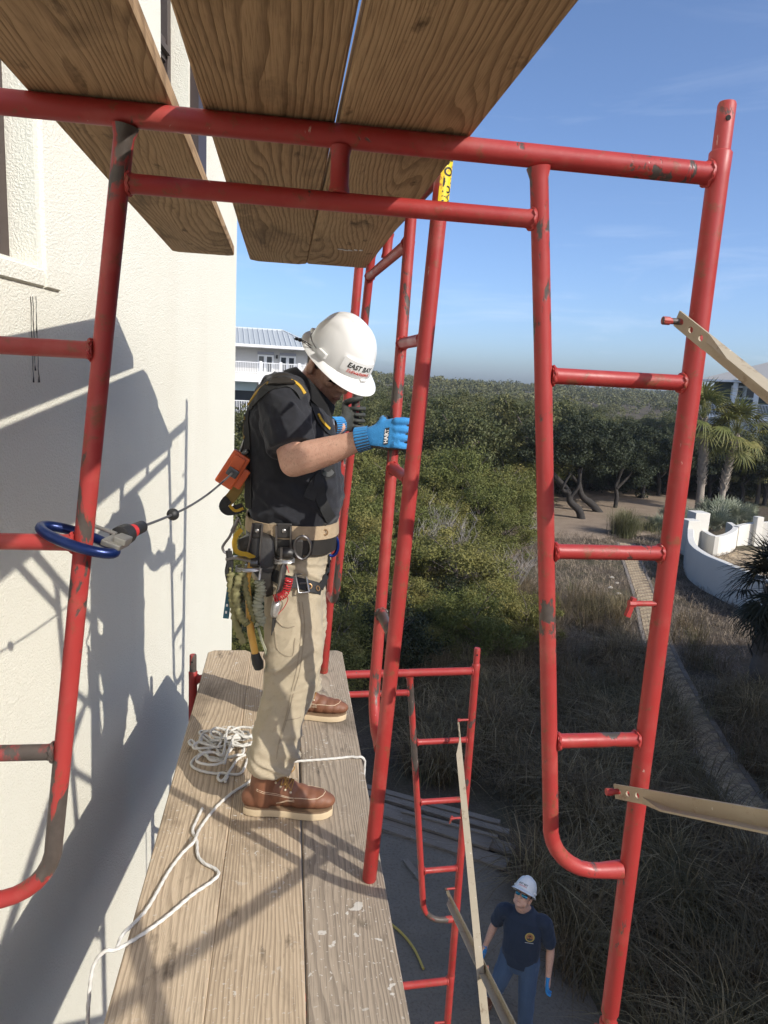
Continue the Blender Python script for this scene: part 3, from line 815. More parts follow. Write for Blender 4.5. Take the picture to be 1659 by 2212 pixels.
# ------------------------------------------------------------------ cross braces (angle iron, flattened and holed at the ends)
def brace_arm(a, b, side, parent, leg=0.033, th=0.004, flat=0.16):
    """angle bar from a to b; side = the direction the flat end plate faces"""
    a = Vector(a); b = Vector(b); d = (b - a).normalized(); s = Vector(side); s = (s - d * s.dot(d)).normalized(); w = d.cross(s)
    mb = MB(); L_ = (b - a).length
    def pt(x, y, z): return a + d * x + w * y + s * z
    def plate(x0, x1, flip):
        # holed strip: three cells with octagonal holes
        n = 3; cw = (x1 - x0) / n; h = leg / 2
        for zz, fl in ((0, False), (th, True)):
            for i in range(n):
                cx_ = x0 + (i + .5) * cw; o = []; q = []
                for k in range(8):
                    an = k * math.pi / 4; ca, sa = math.cos(an), math.sin(an); m_ = max(abs(ca), abs(sa))
                    o.append(pt(cx_ + ca / m_ * cw / 2, sa / m_ * h, zz)); q.append(pt(cx_ + ca * .0085, sa * .0065, zz))
                mb.add(o + q, [((k, (k + 1) % 8, 8 + (k + 1) % 8, 8 + k) if fl else (8 + k, 8 + (k + 1) % 8, (k + 1) % 8, k)) for k in range(8)])
                if fl:
                    q0 = [p - s * th for p in q]; mb.add(q0 + q, [(k, 8 + k, 8 + (k + 1) % 8, (k + 1) % 8) for k in range(8)])
        rim0 = [pt(x0, -h, 0), pt(x1, -h, 0), pt(x1, h, 0), pt(x0, h, 0)]; rim1 = [p + s * th for p in rim0]
        mb.add(rim0 + rim1, [(0, 1, 5, 4), (1, 2, 6, 5), (2, 3, 7, 6), (3, 0, 4, 7)])
    plate(-.018, .10, False); plate(L_ - .10, L_ + .018, True)
    def ring(x, k):
        # cross-section blends from flat plate (k=0) to an L angle (k=1)
        h = leg / 2; e = leg * k
        return [pt(x, -h, 0), pt(x, h, 0), pt(x, h - .001, th), pt(x, lerp(0, -h + th, k), th), pt(x, lerp(-.001, -h + th, k), th + max(0, e - th)), pt(x, -h, th + max(0, e - th))]
    mb.loft([ring(.10, 0), ring(.13, .35), ring(flat + .05, 1), ring(L_ - flat - .05, 1), ring(L_ - .13, .35), ring(L_ - .10, 0)], True)
    return mb.build('arm', M['brace_paint'], parent, False)
def cross_brace(label, na, fb, fa, nb_, side):
    """two arms: near-high to far-low and far-high to near-low, riveted at the middle"""
    m = (Vector(na) + Vector(fb)) / 2
    t_ = thing('cross_brace', label, 'cross brace', m, group='tan steel cross braces')
    s = Vector(side)
    brace_arm(na, fb, side, t_); brace_arm(Vector(fa) + s * .010, Vector(nb_) + s * .010, side, t_)
    mb = MB(); mb.tube([m - s * .012, m + s * .03], .008, 10); mb.build('rivet', M['rusty_steel'], t_)
    return t_
def leg_x(y): return .853 + (y - 1.425) * (.22 / 2.125)
cx1 = leg_x(1.425) - .040
cross_brace('tan cross brace running from the near frame back past the camera', (cx1, 1.42, .15), (.985, -.70, -.92), (.985, -.70, .15), (cx1, 1.42, -.92), (-1, -.08, 0))
cross_brace('tan cross brace above the ground worker, under the deck', (.79, 1.42, -1.915), (1.03, 3.60, -2.945), (1.03, 3.60, -1.875), (.79, 1.42, -2.985), (-1, .1, 0))
cross_brace('tan cross brace lower down in the scaffold, behind the camera', (.79, 1.42, -1.915), (.985, -.70, -2.945), (.985, -.70, -1.875), (.79, 1.42, -2.985), (-1, -.08, 0))

# ------------------------------------------------------------------ planks
def plank(label, xa, xb, y0, y1, skew0, skew1, z0, z1, mat, group, chip=0.0):
    """board from y0 to y1; skew = x shift at the two ends; sawn end corners clipped by chip"""
    xm = (xa + xb) / 2; ym = (y0 + y1) / 2
    t_loc = Vector((xm, ym, z0))
    mb = MB(); N = 10; w = (xb - xa) / 2; e = .004; H = z1 - z0
    rings = []
    ys = [y0, y0 + chip] + list(np.linspace(y0 + chip + .1, y1 - chip - .1, N)) + [y1 - chip, y1] if chip else list(np.linspace(y0, y1, N + 2))
    for i, y in enumerate(ys):
        k = (y - y0) / (y1 - y0); sx = lerp(skew0, skew1, k)
        ww = w - (chip if chip and i in (0, len(ys) - 1) else 0) + .0015 * noise.noise(Vector((y * 1.7, xa * 9, 1)))
        dz = .0025 * noise.noise(Vector((y * .8, xa * 7, 2)))
        x0_, x1_ = sx - ww, sx + ww
        rings.append([Vector((x0_ + e, y - ym, dz)), Vector((x1_ - e, y - ym, dz)), Vector((x1_, y - ym, e + dz)), Vector((x1_, y - ym, H - e + dz)), Vector((x1_ - e, y - ym, H + dz)), Vector((x0_ + e, y - ym, H + dz)), Vector((x0_, y - ym, H - e + dz)), Vector((x0_, y - ym, e + dz))])
    mb.loft(rings)
    me = mb.mesh('scaffold_plank', True, 25); me.materials.append(M[mat])
    o = bpy.data.objects.new('scaffold_plank', me); COL.objects.link(o); o.location = t_loc
    return tag(o, label, 'plank', group)
gl, gu = 'planks of the deck underfoot', 'planks of the deck overhead'
plank('weathered deck plank nearest the wall, with rope coil lying on it', -.379, -.150, -1.0, 3.757, -.004, .008, DECK - .04, DECK, 'deck_timber', gl, .028)
plank('weathered middle deck plank under the near boot heel', -.1475, .0925, -1.0, 3.735, -.012, .006, DECK - .04, DECK, 'deck_timber', gl, .012)
plank('greyest deck plank along the open outer edge', .0985, .3435, -1.0, 3.752, -.028, .014, DECK - .041, DECK - .001, 'grey_deck_timber', gl, .022)
UZ = .4625
plank('overhead plank nearest the house wall, standing apart from the others', -.456, -.211, -1.1, 3.09, 0, -.003, UZ, UZ + .038, 'plank_timber', gu, .02)
plank('middle overhead plank with a knot', -.159, .079, -1.1, 3.18, 0, .003, UZ, UZ + .038, 'plank_timber', gu, .03)
plank('outer overhead plank with white torn patch near its end', .0855, .339, -1.1, 3.15, .012, -.004, UZ, UZ + .038, 'plank_timber', gu, .006)
mb = MB()
c0 = atZ(758, 540, UZ)
for i in range(5):
    a = i * 1.3; mb.ball(c0 + Vector((.018 * (i - 2), .012 * math.sin(a), -.0005)), (.014, .007, .002), 10, 6, Matrix.Rotation(a * .3, 3, 'Z'))
tagp = mb.mesh('torn_patch', True); 
o = put('torn_patch', tagp, simple('chalk', (.62, .60, .58), .8), None); 
up3 = [q for q in COL.objects if q.get('label', '').startswith('outer overhead')][0]
o.parent = up3; o.data.transform(inv_of(up3))
# ------------------------------------------------------------------ plants
def leaf_mat(name, dark, mid, light, rnd_hue=0.5, trans=0.22, scale=1.2):
    t = NT(name); oi = t.n('ShaderNodeObjectInfo'); ge = t.n('ShaderNodeNewGeometry'); v = t.coord(rnd=23)
    r = ge.outputs['Random Per Island']
    c = t.mix(r, dark, mid)
    c = t.mix(t.ramp(t.noise(v, scale, 3), [(0.42, 0.0), (0.66, 0.8)]), c, light)
    c = t.mix(t.math('MULTIPLY', t.ramp(oi.outputs['Random'], [(0.45, 1.0), (0.8, 0.0)]), rnd_hue), c, tuple(a * k for a, k in zip(mid, (0.42, 0.56, 0.50))))
    t.fin(c, 0.62, 0, 0.25)
    tr = t.n('ShaderNodeBsdfTranslucent', {0: c}); ms = t.n('ShaderNodeMixShader', {0: trans})
    t.t.links.new(t.b.outputs[0], ms.inputs[1]); t.t.links.new(tr.outputs[0], ms.inputs[2]); t.t.links.new(ms.outputs[0], t.out.inputs[0])
    M[name] = t.mat
leaf_mat('scrub_leaf', (0.115, 0.118, 0.032), (0.23, 0.215, 0.06), (0.33, 0.275, 0.088), 0.7)
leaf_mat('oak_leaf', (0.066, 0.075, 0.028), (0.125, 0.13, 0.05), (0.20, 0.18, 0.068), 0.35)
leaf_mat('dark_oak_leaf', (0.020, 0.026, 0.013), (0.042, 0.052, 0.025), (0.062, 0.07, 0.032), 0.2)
leaf_mat('wood_leaf', (0.080, 0.088, 0.038), (0.135, 0.138, 0.058), (0.185, 0.175, 0.075), 0.2, 0.1, 0.06)
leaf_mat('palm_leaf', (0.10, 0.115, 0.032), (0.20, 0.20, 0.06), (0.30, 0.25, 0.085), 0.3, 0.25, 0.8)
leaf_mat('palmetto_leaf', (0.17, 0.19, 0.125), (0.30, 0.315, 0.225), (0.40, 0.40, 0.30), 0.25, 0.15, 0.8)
leaf_mat('shaded_palm_leaf', (0.012, 0.014, 0.008), (0.03, 0.03, 0.014), (0.055, 0.045, 0.02), 0.2, 0.12)  # near-black greens put shade into the close palm's frond colour
leaf_mat('straw', (0.085, 0.058, 0.030), (0.215, 0.155, 0.085), (0.10, 0.088, 0.04), 0.0, 0.2, 0.45)  # browns lowered so the shaded dry grass looks deeper in shade
leaf_mat('twig', (0.16, 0.125, 0.095), (0.33, 0.27, 0.21), (0.38, 0.30, 0.205), 0.0, 0.0, 0.5)
leaf_mat('green_grass', (0.10, 0.105, 0.045), (0.19, 0.18, 0.085), (0.27, 0.235, 0.12), 0.2, 0.2, 0.8)
simple('bark', (0.13, 0.105, 0.085), 0.9, 0, 0.4, 14, 0.6)
simple('dark_bark', (0.035, 0.030, 0.026), 0.95, 0, 0.4, 14, 0.6)
simple('palm_trunk', (0.30, 0.255, 0.205), 0.9, 0, 0.35, 18, 0.6)
simple('grey_twig', (0.30, 0.27, 0.24), 0.9, 0, 0.2, 20)

def leaf_cloud(seed, clumps, per, rx, ry, rz, cz, leaf, aspect=0.5, shell=0.55, clump_r=0.32, lump=0.3, flat_bottom=-0.6):
    """leaf-sized faces gathered in clumps through an uneven crown"""
    g = np.random.default_rng(seed); C = []
    while len(C) < clumps:
        d = g.normal(size=3); d /= np.linalg.norm(d)
        if d[2] < flat_bottom: continue
        k = 1 + lump * noise.noise(Vector(d * 1.7) + Vector((seed * 3.1, 0, 0)))
        r_ = (shell + (1 - shell) * g.random() ** 0.6) * k
        C.append(d * r_)
    C = np.array(C) * np.array([rx, ry, rz])
    N = clumps * per
    idx = np.repeat(np.arange(clumps), per)
    cr_ = clump_r * min(rx, rz) * g.uniform(0.6, 1.25, clumps)
    d = g.normal(size=(N, 3)); d /= np.linalg.norm(d, axis=1)[:, None]
    P = C[idx] + d * (cr_[idx] * g.random(N) ** 0.45)[:, None] * np.array([1, 1, 0.75])
    nrm = d * 0.8 + g.normal(size=(N, 3)) * 0.6 + np.array([0, 0, 0.35]); nrm /= np.linalg.norm(nrm, axis=1)[:, None]
    a = np.cross(nrm, g.normal(size=(N, 3))); a /= np.linalg.norm(a, axis=1)[:, None]
    b = np.cross(nrm, a)
    L_ = (leaf * g.uniform(0.6, 1.3, N))[:, None]
    P[:, 2] += cz
    V = np.stack([P - a * L_ * .5, P + b * L_ * aspect * .5, P + a * L_ * .5, P - b * L_ * aspect * .5], 1).reshape(-1, 3)
    F = np.arange(N * 4).reshape(-1, 4)
    return V, F
def limb_mesh(seed, h, r0, spread, n=6, lean=0.0, crook=0.25, z0=-0.15):
    """tapered trunk with limbs"""
    g = random.Random(seed); mb = MB()
    base = [Vector((0, 0, z0)), Vector((lean * .3, 0, h * .25)), Vector((lean * .8 + g.uniform(-crook, crook), g.uniform(-crook, crook), h * .5)), Vector((lean, g.uniform(-crook, crook), h * .72))]
    P = smooth_path(base, 4); mb.tube(P, [lerp(r0 * 1.15, r0 * .55, i / (len(P) - 1)) for i in range(len(P))], 9)
    for k in range(n):
        i = g.randrange(len(P) // 2, len(P)); p = P[i]; a = g.uniform(0, 6.28)
        e = p + Vector((math.cos(a) * spread * g.uniform(.5, 1), math.sin(a) * spread * g.uniform(.5, 1), h * g.uniform(.1, .42)))
        m_ = p.lerp(e, .5) + Vector((g.uniform(-.2, .2), g.uniform(-.2, .2), g.uniform(-.1, .25))) * spread * .4
        Q = smooth_path([p, m_, e], 4); mb.tube(Q, [lerp(r0 * .45, r0 * .1, j / (len(Q) - 1)) for j in range(len(Q))], 6)
    me = mb.mesh('trunk', True); return me
def crown_mesh(name, mat, *a, **k):
    V, F = leaf_cloud(*a, **k); me = np_mesh(name, V, F); me.materials.append(M[mat]); return me
SCRUB = [crown_mesh('crown', 'scrub_leaf', 11 + i, 60, 230, 1.7, 1.7, 1.45, 1.5, 0.085, 0.5, 0.40, 0.30, 0.5, -0.75) for i in range(3)]
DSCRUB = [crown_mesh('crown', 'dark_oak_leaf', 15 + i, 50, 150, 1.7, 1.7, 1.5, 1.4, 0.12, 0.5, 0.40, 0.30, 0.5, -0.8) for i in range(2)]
SCRUB_T = [limb_mesh(60 + i, 2.6, .06, 1.0, 8) for i in range(2)]
OAK = [crown_mesh('crown', 'oak_leaf', 31 + i, 85, 170, 2.9, 2.9, 2.3, 2.9, 0.155, 0.55, 0.45, 0.26, 0.45, -0.5) for i in range(3)]
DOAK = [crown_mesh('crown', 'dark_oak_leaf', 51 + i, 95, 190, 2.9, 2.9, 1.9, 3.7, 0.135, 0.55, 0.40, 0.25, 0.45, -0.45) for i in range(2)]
OAK_T = [limb_mesh(70 + i, 4.6, .16, 1.9, 8) for i in range(2)]
for m_ in SCRUB_T + OAK_T: m_.materials.append(M['bark'])
def plant(name, label, cat, group, x, y, crown, trunk, sc, rot, sz=1.0):
    t_ = thing(name, label, cat, (x, y, ground_z(x, y) - .05), rot, group)
    put('crown', crown, None, t_); put('trunk' if cat == 'tree' else 'stem', trunk, None, t_)
    t_.scale = (sc, sc, sc * sz); return t_
def scatter(n, test, dmin, g, box):
    pts = []; tries = 0
    while len(pts) < n and tries < n * 60:
        tries += 1
        x = g.uniform(box[0], box[1]); y = g.uniform(box[2], box[3])
        if not test(x, y): continue
        if any((x - p[0]) ** 2 + (y - p[1]) ** 2 < dmin ** 2 for p in pts): continue
        pts.append((x, y))
    return pts
g = random.Random(5)
def path_x(y):
    for i in range(len(PATH) - 1):
        if PATH[i].y <= y <= PATH[i + 1].y: return PATH[i].x
    return PATH[0].x if y < PATH[0].y else PATH[-1].x + (y - PATH[-1].y) * .6
# sunny thicket between the dry grass and the woods
edge = lambda y: 8.2 + (y - 22) * 0.40 if y < 44 else 17 + (y - 44) * .1
th = scatter(95, lambda x, y: -0.32 * y < x < edge(y) - 1.2 and y > 21.2 + 0.45 * max(0, x - 4) + max(0, -x) * .2, 1.75, g, (-11, 16, 21, 46))
for n, (x, y) in enumerate(th):
    near = y < 30
    plant('thicket_shrub', 'sunlit olive shrub of the dense thicket beyond the scaffold', 'shrub', 'olive shrubs of the thicket', x, y, SCRUB[n % 3], SCRUB_T[n % 2],
          g.uniform(.80, 1.2) * (1.0 if near else 1.22) * (0.85 if x < -2 else 1), g.uniform(0, 6.28), g.uniform(.85, 1.15) * (0.8 if x > 5 and y < 28 else 1))
lo = scatter(30, lambda x, y: -2.5 < x < 7.0 and 15.2 < y < 21.5 and y > 15.5 + .55 * max(0, x - 3) + 1.2 * noise.noise(Vector((x, y, 2))), 1.15, g, (-3, 7.5, 15, 22))
for n, (x, y) in enumerate(lo):
    plant('thicket_shrub', 'low green shrub along the shaded front of the thicket', 'shrub', 'low shrubs along the front of the thicket', x, y, (DSCRUB + SCRUB)[(n * 3) % 5], SCRUB_T[n % 2], g.uniform(.42, .72), g.uniform(0, 6.28), g.uniform(.8, 1.1))
# evergreen oaks behind, thinning in detail with distance
def in_clear(x, y): return .36 * y < x < 31 and 31 < y < 52
def ok_oak(x, y):
    az = math.degrees(math.atan2(x, y)); d = math.hypot(x, y)
    return -19 < az < 37 and 42 < d < 112 and not in_clear(x, y) and not (abs(az + 9) < 6.5 and d > 52)
oaks = scatter(150, ok_oak, 4.1, g, (-40, 70, 38, 112))
for n, (x, y) in enumerate(oaks):
    az = math.degrees(math.atan2(x, y)); d = math.hypot(x, y)
    s = g.uniform(.85, 1.2) * (0.62 if az < -2 else 1.0) * (0.78 if az > 24 and d > 60 else 1.0)
    plant('evergreen_oak', 'green evergreen oak of the woods beyond the thicket', 'tree', 'evergreen oaks of the woods', x, y, OAK[n % 3], OAK_T[n % 2], s, g.uniform(0, 6.28), g.uniform(.8, 1.1))
# dark spreading oaks with crooked trunks round the clearing
def crooked(pts, r0, r1):
    mb = MB(); P = smooth_path([Vector(p) for p in pts], 6); mb.tube(P, [lerp(r0, r1, i / (len(P) - 1)) for i in range(len(P))], 10); return mb
CR_T = [
    [((0, 0, -.2), (-.25, 0, .5), (-.75, .1, .95), (-.9, .2, 1.5), (-1.6, .2, 2.2), (-2.4, .3, 2.9)), ((-.8, .1, 1.2), (-.4, 0, 1.9), (-.5, .1, 2.8)), ((-.9, .2, 1.5), (-1.5, -.4, 1.75), (-1.2, -.6, 2.6))],
    [((0, 0, -.2), (-.6, 0, .45), (-1.2, .1, .9), (-1.5, .1, 1.7), (-1.4, .2, 2.6)), ((-1.5, .1, 1.6), (-2.2, .3, 2.3), (-2.9, .3, 2.9))],
    [((0, 0, -.2), (.05, 0, .8), (-.05, .1, 1.6), (.3, .1, 2.8)), ((0, 0, 1.4), (.7, 0, 2.2), (1.3, .2, 3.0))],
]
dk = [(1258, 1122, 0, 1.05), (1300, 1108, 1, 1.1), (1328, 1098, 2, .95), (1190, 1085, 2, 1.0), (1225, 1075, 0, 1.0), (1385, 1078, 2, 1.05), (1420, 1072, 2, 1.0), (1345, 1062, 2, 1.1), (1270, 1060, 2, 1.05), (1475, 1075, 2, 1.0), (1530, 1078, 2, .9), (1600, 1085, 2, 1.0), (1650, 1090, 2, 1.05), (1700, 1095, 2, 1.1), (1570, 1066, 2, .95)]
dlabels = {0: 'dark oak with forked crooked trunk bending low over the clearing', 1: 'dark oak whose thick trunk leans left over the clearing', 2: 'dark shady oak with upright trunk round the clearing'}
for n, (px, py, kind, sc) in enumerate(dk):
    p = atZ(px, py, G)
    lab = dlabels[kind] if not (kind == 0 and n > 1) else 'dark oak with crooked trunk at the back left of the clearing'
    t_ = thing('shady_oak', lab, 'tree', (p.x, p.y, ground_z(p.x, p.y)), 0, 'dark oaks round the clearing')
    t_.scale = (sc, sc, sc * (0.92 if px > 1440 else 1.0))
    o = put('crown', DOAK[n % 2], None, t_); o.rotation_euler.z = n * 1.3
    if kind < 2: o.location = (-.9, .5, -.15)
    else: o.location = (0, .6, -.85)
    for q in CR_T[kind]:
        if q is CR_T[kind][0]: crooked(q, .24 if kind < 2 else .15, .11).build('trunk', M['dark_bark'], t_, True, rel=False)
        else: crooked(q, .11, .05).build('limb', M['dark_bark'], t_, True, rel=False)
# shady undergrowth closing the back of the clearing
for n in range(34):
    px = 1080 + n * 19 + g.uniform(-6, 6); p = atZ(px, g.uniform(1040, 1062) + (px - 1080) * .03, G)
    lab = 'dark evergreen shrub at the back of the clearing'
    plant('understory_shrub', lab, 'shrub', 'dark shrubs at the back of the clearing', p.x, p.y, DSCRUB[n % 2], SCRUB_T[n % 2], g.uniform(1.1, 1.7), g.uniform(0, 6.28), g.uniform(.8, 1.1))
# far woods: one rolling mass of small crowns
Vs = []; Fs = []; off = 0; gg = np.random.default_rng(3)
lows = [leaf_cloud(90 + i, 26, 9, 3.6, 3.6, 2.5, 3.3, 0.66, 0.75, 0.6, 0.40, 0.3, -0.2) for i in range(4)]
mids = [leaf_cloud(190 + i, 40, 30, 3.6, 3.6, 2.5, 3.4, 0.34, 0.7, 0.5, 0.34, 0.35, -0.4) for i in range(4)]
cnt = 0
while cnt < 1900:
    d = 95 + 95 * gg.random() if cnt < 330 else 180 + 460 * gg.random() ** 0.8; az = math.radians(gg.uniform(-17, 42))
    azd = math.degrees(az)
    if abs(azd + 9) < 6 and d < 75: continue
    if azd > 23 and d < 130: 
        if gg.random() < .7: continue
    x, y = d * math.sin(az), d * math.cos(az)
    V, F = mids[cnt % 4] if cnt < 330 else lows[cnt % 4]; s = gg.uniform(.6, 1.0) * (1 + 0.25 * (d > 220) + .3 * (d > 400)); a = gg.uniform(0, 6.28)
    ca, sa = math.cos(a), math.sin(a)
    W = V * s; W = np.stack([W[:, 0] * ca - W[:, 1] * sa + x, W[:, 0] * sa + W[:, 1] * ca + y, W[:, 2] * (0.85 if azd > 23 else 1) + ground_z(x, y) - .8], 1)
    Vs.append(W); Fs.append(F + off); off += len(W); cnt += 1
me = np_mesh('woods', np.concatenate(Vs), np.concatenate(Fs)); me.materials.append(M['wood_leaf'])
tag(put('woods', me, None), 'far woodland rolling away to the horizon', 'woods', kind='stuff')

# bare grey shrubs
for n, (px, py, Y, h) in enumerate(((905, 1180, 24, 2.6), (985, 1150, 25, 2.8), (960, 1110, 27, 2.8), (1040, 1290, 22.5, 1.7), (1150, 1130, 30, 1.6), (800, 1330, 21, 1.3), (1010, 1240, 23.2, 1.9), (1110, 1270, 23.5, 1.6), (770, 1200, 22.3, 2.0))):
    p = atY(px, py, Y); mb = MB(); q = random.Random(n)
    for k in range(16):
        a = q.uniform(0, 6.28); sp = q.uniform(.2, .9)
        e = Vector((math.cos(a) * sp, math.sin(a) * sp, h * q.uniform(.7, 1))); m_ = e * .5 + Vector((q.uniform(-.12, .12), q.uniform(-.12, .12), h * .08))
        mb.tube(smooth_path([(0, 0, 0), m_, e], 3), [.014, .013, .012, .010, .008, .006, .004], 4)
        for j in range(6):
            s_ = m_.lerp(e, q.random()); mb.tube([s_, s_ + Vector((q.uniform(-.35, .35), q.uniform(-.35, .35), q.uniform(.15, .5)))], [.006, .003], 3)
    o = mb.build('bare_shrub', M['grey_twig'], None); o.location = (p.x, p.y, G)
    tag(o, 'leafless grey shrub standing among the olive thicket', 'shrub', 'leafless grey shrubs')

# grass and dead undergrowth ------------------------------------------------
def blades(seed, roots, per, h0, h1, w, spread, droop, rough=0.35):
    g_ = np.random.default_rng(seed); R_ = np.repeat(np.asarray(roots), per, 0); N = len(R_)
    R_ = R_ + np.stack([g_.normal(0, spread, N), g_.normal(0, spread, N), np.zeros(N)], 1)
    a = g_.uniform(0, 2 * np.pi, N); d = np.stack([np.cos(a), np.sin(a), np.zeros(N)], 1); s = np.stack([-np.sin(a), np.cos(a), np.zeros(N)], 1)
    H = g_.uniform(h0, h1, N)[:, None]; lean = (droop * g_.uniform(.25, 1.3, N))[:, None]; W = (w * g_.uniform(.6, 1.3, N))[:, None]
    z = np.array([0, 0, 1.0])
    p1 = R_ + d * H * lean * .30 + z * H * .55 + g_.normal(0, rough * .05, (N, 3)); p2 = R_ + d * H * lean * .95 + z * H * (1 - .5 * np.minimum(lean, 1.2))
    p15 = (p1 + p2) / 2 + z * H * .09
    V = np.stack([R_ - s * W, R_ + s * W, p1 - s * W * .8, p1 + s * W * .8, p15 - s * W * .5, p15 + s * W * .5, p2], 1).reshape(-1, 3)
    b = (np.arange(N) * 7)[:, None]
    F = np.concatenate([b + np.array(t_) for t_ in ((0, 1, 3), (0, 3, 2), (2, 3, 5), (2, 5, 4), (4, 5, 6))], 0)
    return V, F
def roots(n, fn, box, seed, jitter=True):
    g_ = np.random.default_rng(seed); out = []
    while len(out) < n:
        x = g_.uniform(box[0], box[1]); y = g_.uniform(box[2], box[3])
        if g_.random() < fn(x, y): out.append((x, y, ground_z(x, y) - .02))
    return out
def off_path(x, y): return abs(x - path_x(y)) > 0.50 + 0.12 * noise.noise(Vector((x, y * 2, 3)))
def sandy(x, y): return (x < 3.5 and y < 9.8) or (x < 4.3 and 9 < y < 11.8)
def fn_long(x, y):
    if not off_path(x, y) or sandy(x, y): return 0
    px_ = path_x(y)
    if x > px_: return 0.35 if y < 15 else 0.05
    if y > 17.5 and x > 8.0: return .12
    n_ = noise.noise(Vector((x * .7, y * .7, 9)))
    return min(1, max(0.10, 0.55 + 0.9 * n_))
def grass(name, label, mat, seed, n, fn, box, per, *a, **k):
    V, F = blades(seed, roots(n, fn, box, seed), per, *a, **k)
    me = np_mesh(name, V, F); me.materials.append(M[mat]); return tag(put(name, me, None), label, 'grass', kind='stuff')
grass('dry_grass', 'long arching dry grass between the scaffold and the brick path', 'straw', 1, 1500, fn_long, (2.6, 13, 5, 23), 44, .4, 1.2, .0058, .12, 1.15)
leaf_mat('pale_straw', (0.20, 0.145, 0.075), (0.40, 0.30, 0.165), (0.26, 0.215, 0.11), 0.0, 0.2, 0.6)
grass('grass_tufts', 'pale arching grass tufts scattered through the dry grass', 'pale_straw', 12, 210, lambda x, y: fn_long(x, y) * (1 if noise.noise(Vector((x * .5, y * .5, 21))) > -.1 else .15), (2.6, 14, 5, 22), 75, .55, 1.3, .0062, .07, 1.25)
grass('green_grass', 'scattered greener grass tufts in the dry planting', 'green_grass', 2, 260, fn_long, (2.6, 13, 6, 24), 30, .3, .7, .005, .12, .7)
def fn_twig(x, y):
    px_ = path_x(y)
    if not off_path(x, y) or sandy(x, y) or x > px_ + 6.5: return 0
    return min(1, .45 + .9 * noise.noise(Vector((x * .9, y * .9, 4)))) * (1 if y > 15 or x > px_ else .3)
grass('dead_undergrowth', 'low grey brown dead undergrowth along the path', 'twig', 4, 3000, fn_twig, (4, 22, 8, 34), 20, .08, .30, .006, .17, 1.1, rough=1.4)
def fn_edge(x, y): return 1 if 20 < y < 26 and x < edge(y) + 2 and x > -4 else 0
grass('thicket_grass', 'pale tall grass along the front of the thicket', 'straw', 6, 260, fn_edge, (-3, 9, 18.6, 25), 42, .5, 1.0, .006, .2, .7)
# round grass mound beside the clearing
p = atZ(1347, 1158, G); V, F = blades(8, [(p.x, p.y, G)] * 30, 40, 1.1, 1.9, .006, .28, .75)
me = np_mesh('grass_mound', V, F); me.materials.append(M['green_grass']); tag(put('grass_mound', me, None), 'rounded pale grass mound at the edge of the clearing', 'ornamental grass')
p = atZ(1400, 1150, G); V, F = blades(9, [(p.x + i * .5, p.y + (i % 3) * .6, G) for i in range(-2, 4)] * 6, 26, .5, 1.0, .008, .35, .8)
me = np_mesh('low_grass', V, F); me.materials.append(M['green_grass']); tag(put('low_grass', me, None), 'low green grass bed beside the round grass mound', 'ornamental grass')

# palms -----------------------------------------------------------------------
def fan_frond(seed, petiole, blade, n, droop, width, rise):
    """costapalmate fan: petiole then radiating leaflets that droop at the tips; grows along +X"""
    g_ = random.Random(seed); V = []; F = []
    def strip(P, ws, nrm):
        o = len(V)
        for i, p in enumerate(P):
            t_ = (P[min(i + 1, len(P) - 1)] - P[max(i - 1, 0)]).normalized(); b = t_.cross(nrm).normalized()
            V.append(p - b * ws[i]); V.append(p + b * ws[i])
        for i in range(len(P) - 1): F.append((o + 2 * i, o + 2 * i + 1, o + 2 * i + 3, o + 2 * i + 2))
    pts = [Vector((petiole * k / 3, 0, rise * math.sin(k / 3 * 1.6))) for k in range(4)]
    strip(pts, [.03, .022, .018, .015], Vector((0, 0, 1)))
    hub = pts[-1]
    for i in range(n):
        a = lerp(-1.95, 1.95, i / (n - 1)) + g_.uniform(-.04, .04); L_ = blade * (1 - .32 * abs(a) / 1.95) * g_.uniform(.9, 1.08)
        d = Vector((math.cos(a), math.sin(a), .18 + .12 * math.cos(a))).normalized(); P = []
        for k in range(5):
            u = k / 4; P.append(hub + d * L_ * u + Vector((0, 0, -droop * L_ * u ** 2.2 * g_.uniform(.8, 1.2))))
        strip(P, [width * .5, width, width * .9, width * .55, .004], Vector((-.25 * math.cos(a), -.25 * math.sin(a), 1)))
    return np_mesh('frond', np.array([tuple(v) for v in V]), np.array(F))
PF = [fan_frond(i, .85, .95, 18, .42 + .14 * i, .030, .30) for i in range(3)]
for m_ in PF: m_.materials.append(M['palm_leaf'])
DPF = [fan_frond(20 + i, .7, 1.0, 22, .35 + .15 * i, .026, .1) for i in range(3)]
for m_ in DPF: m_.materials.append(M['shaded_palm_leaf'])
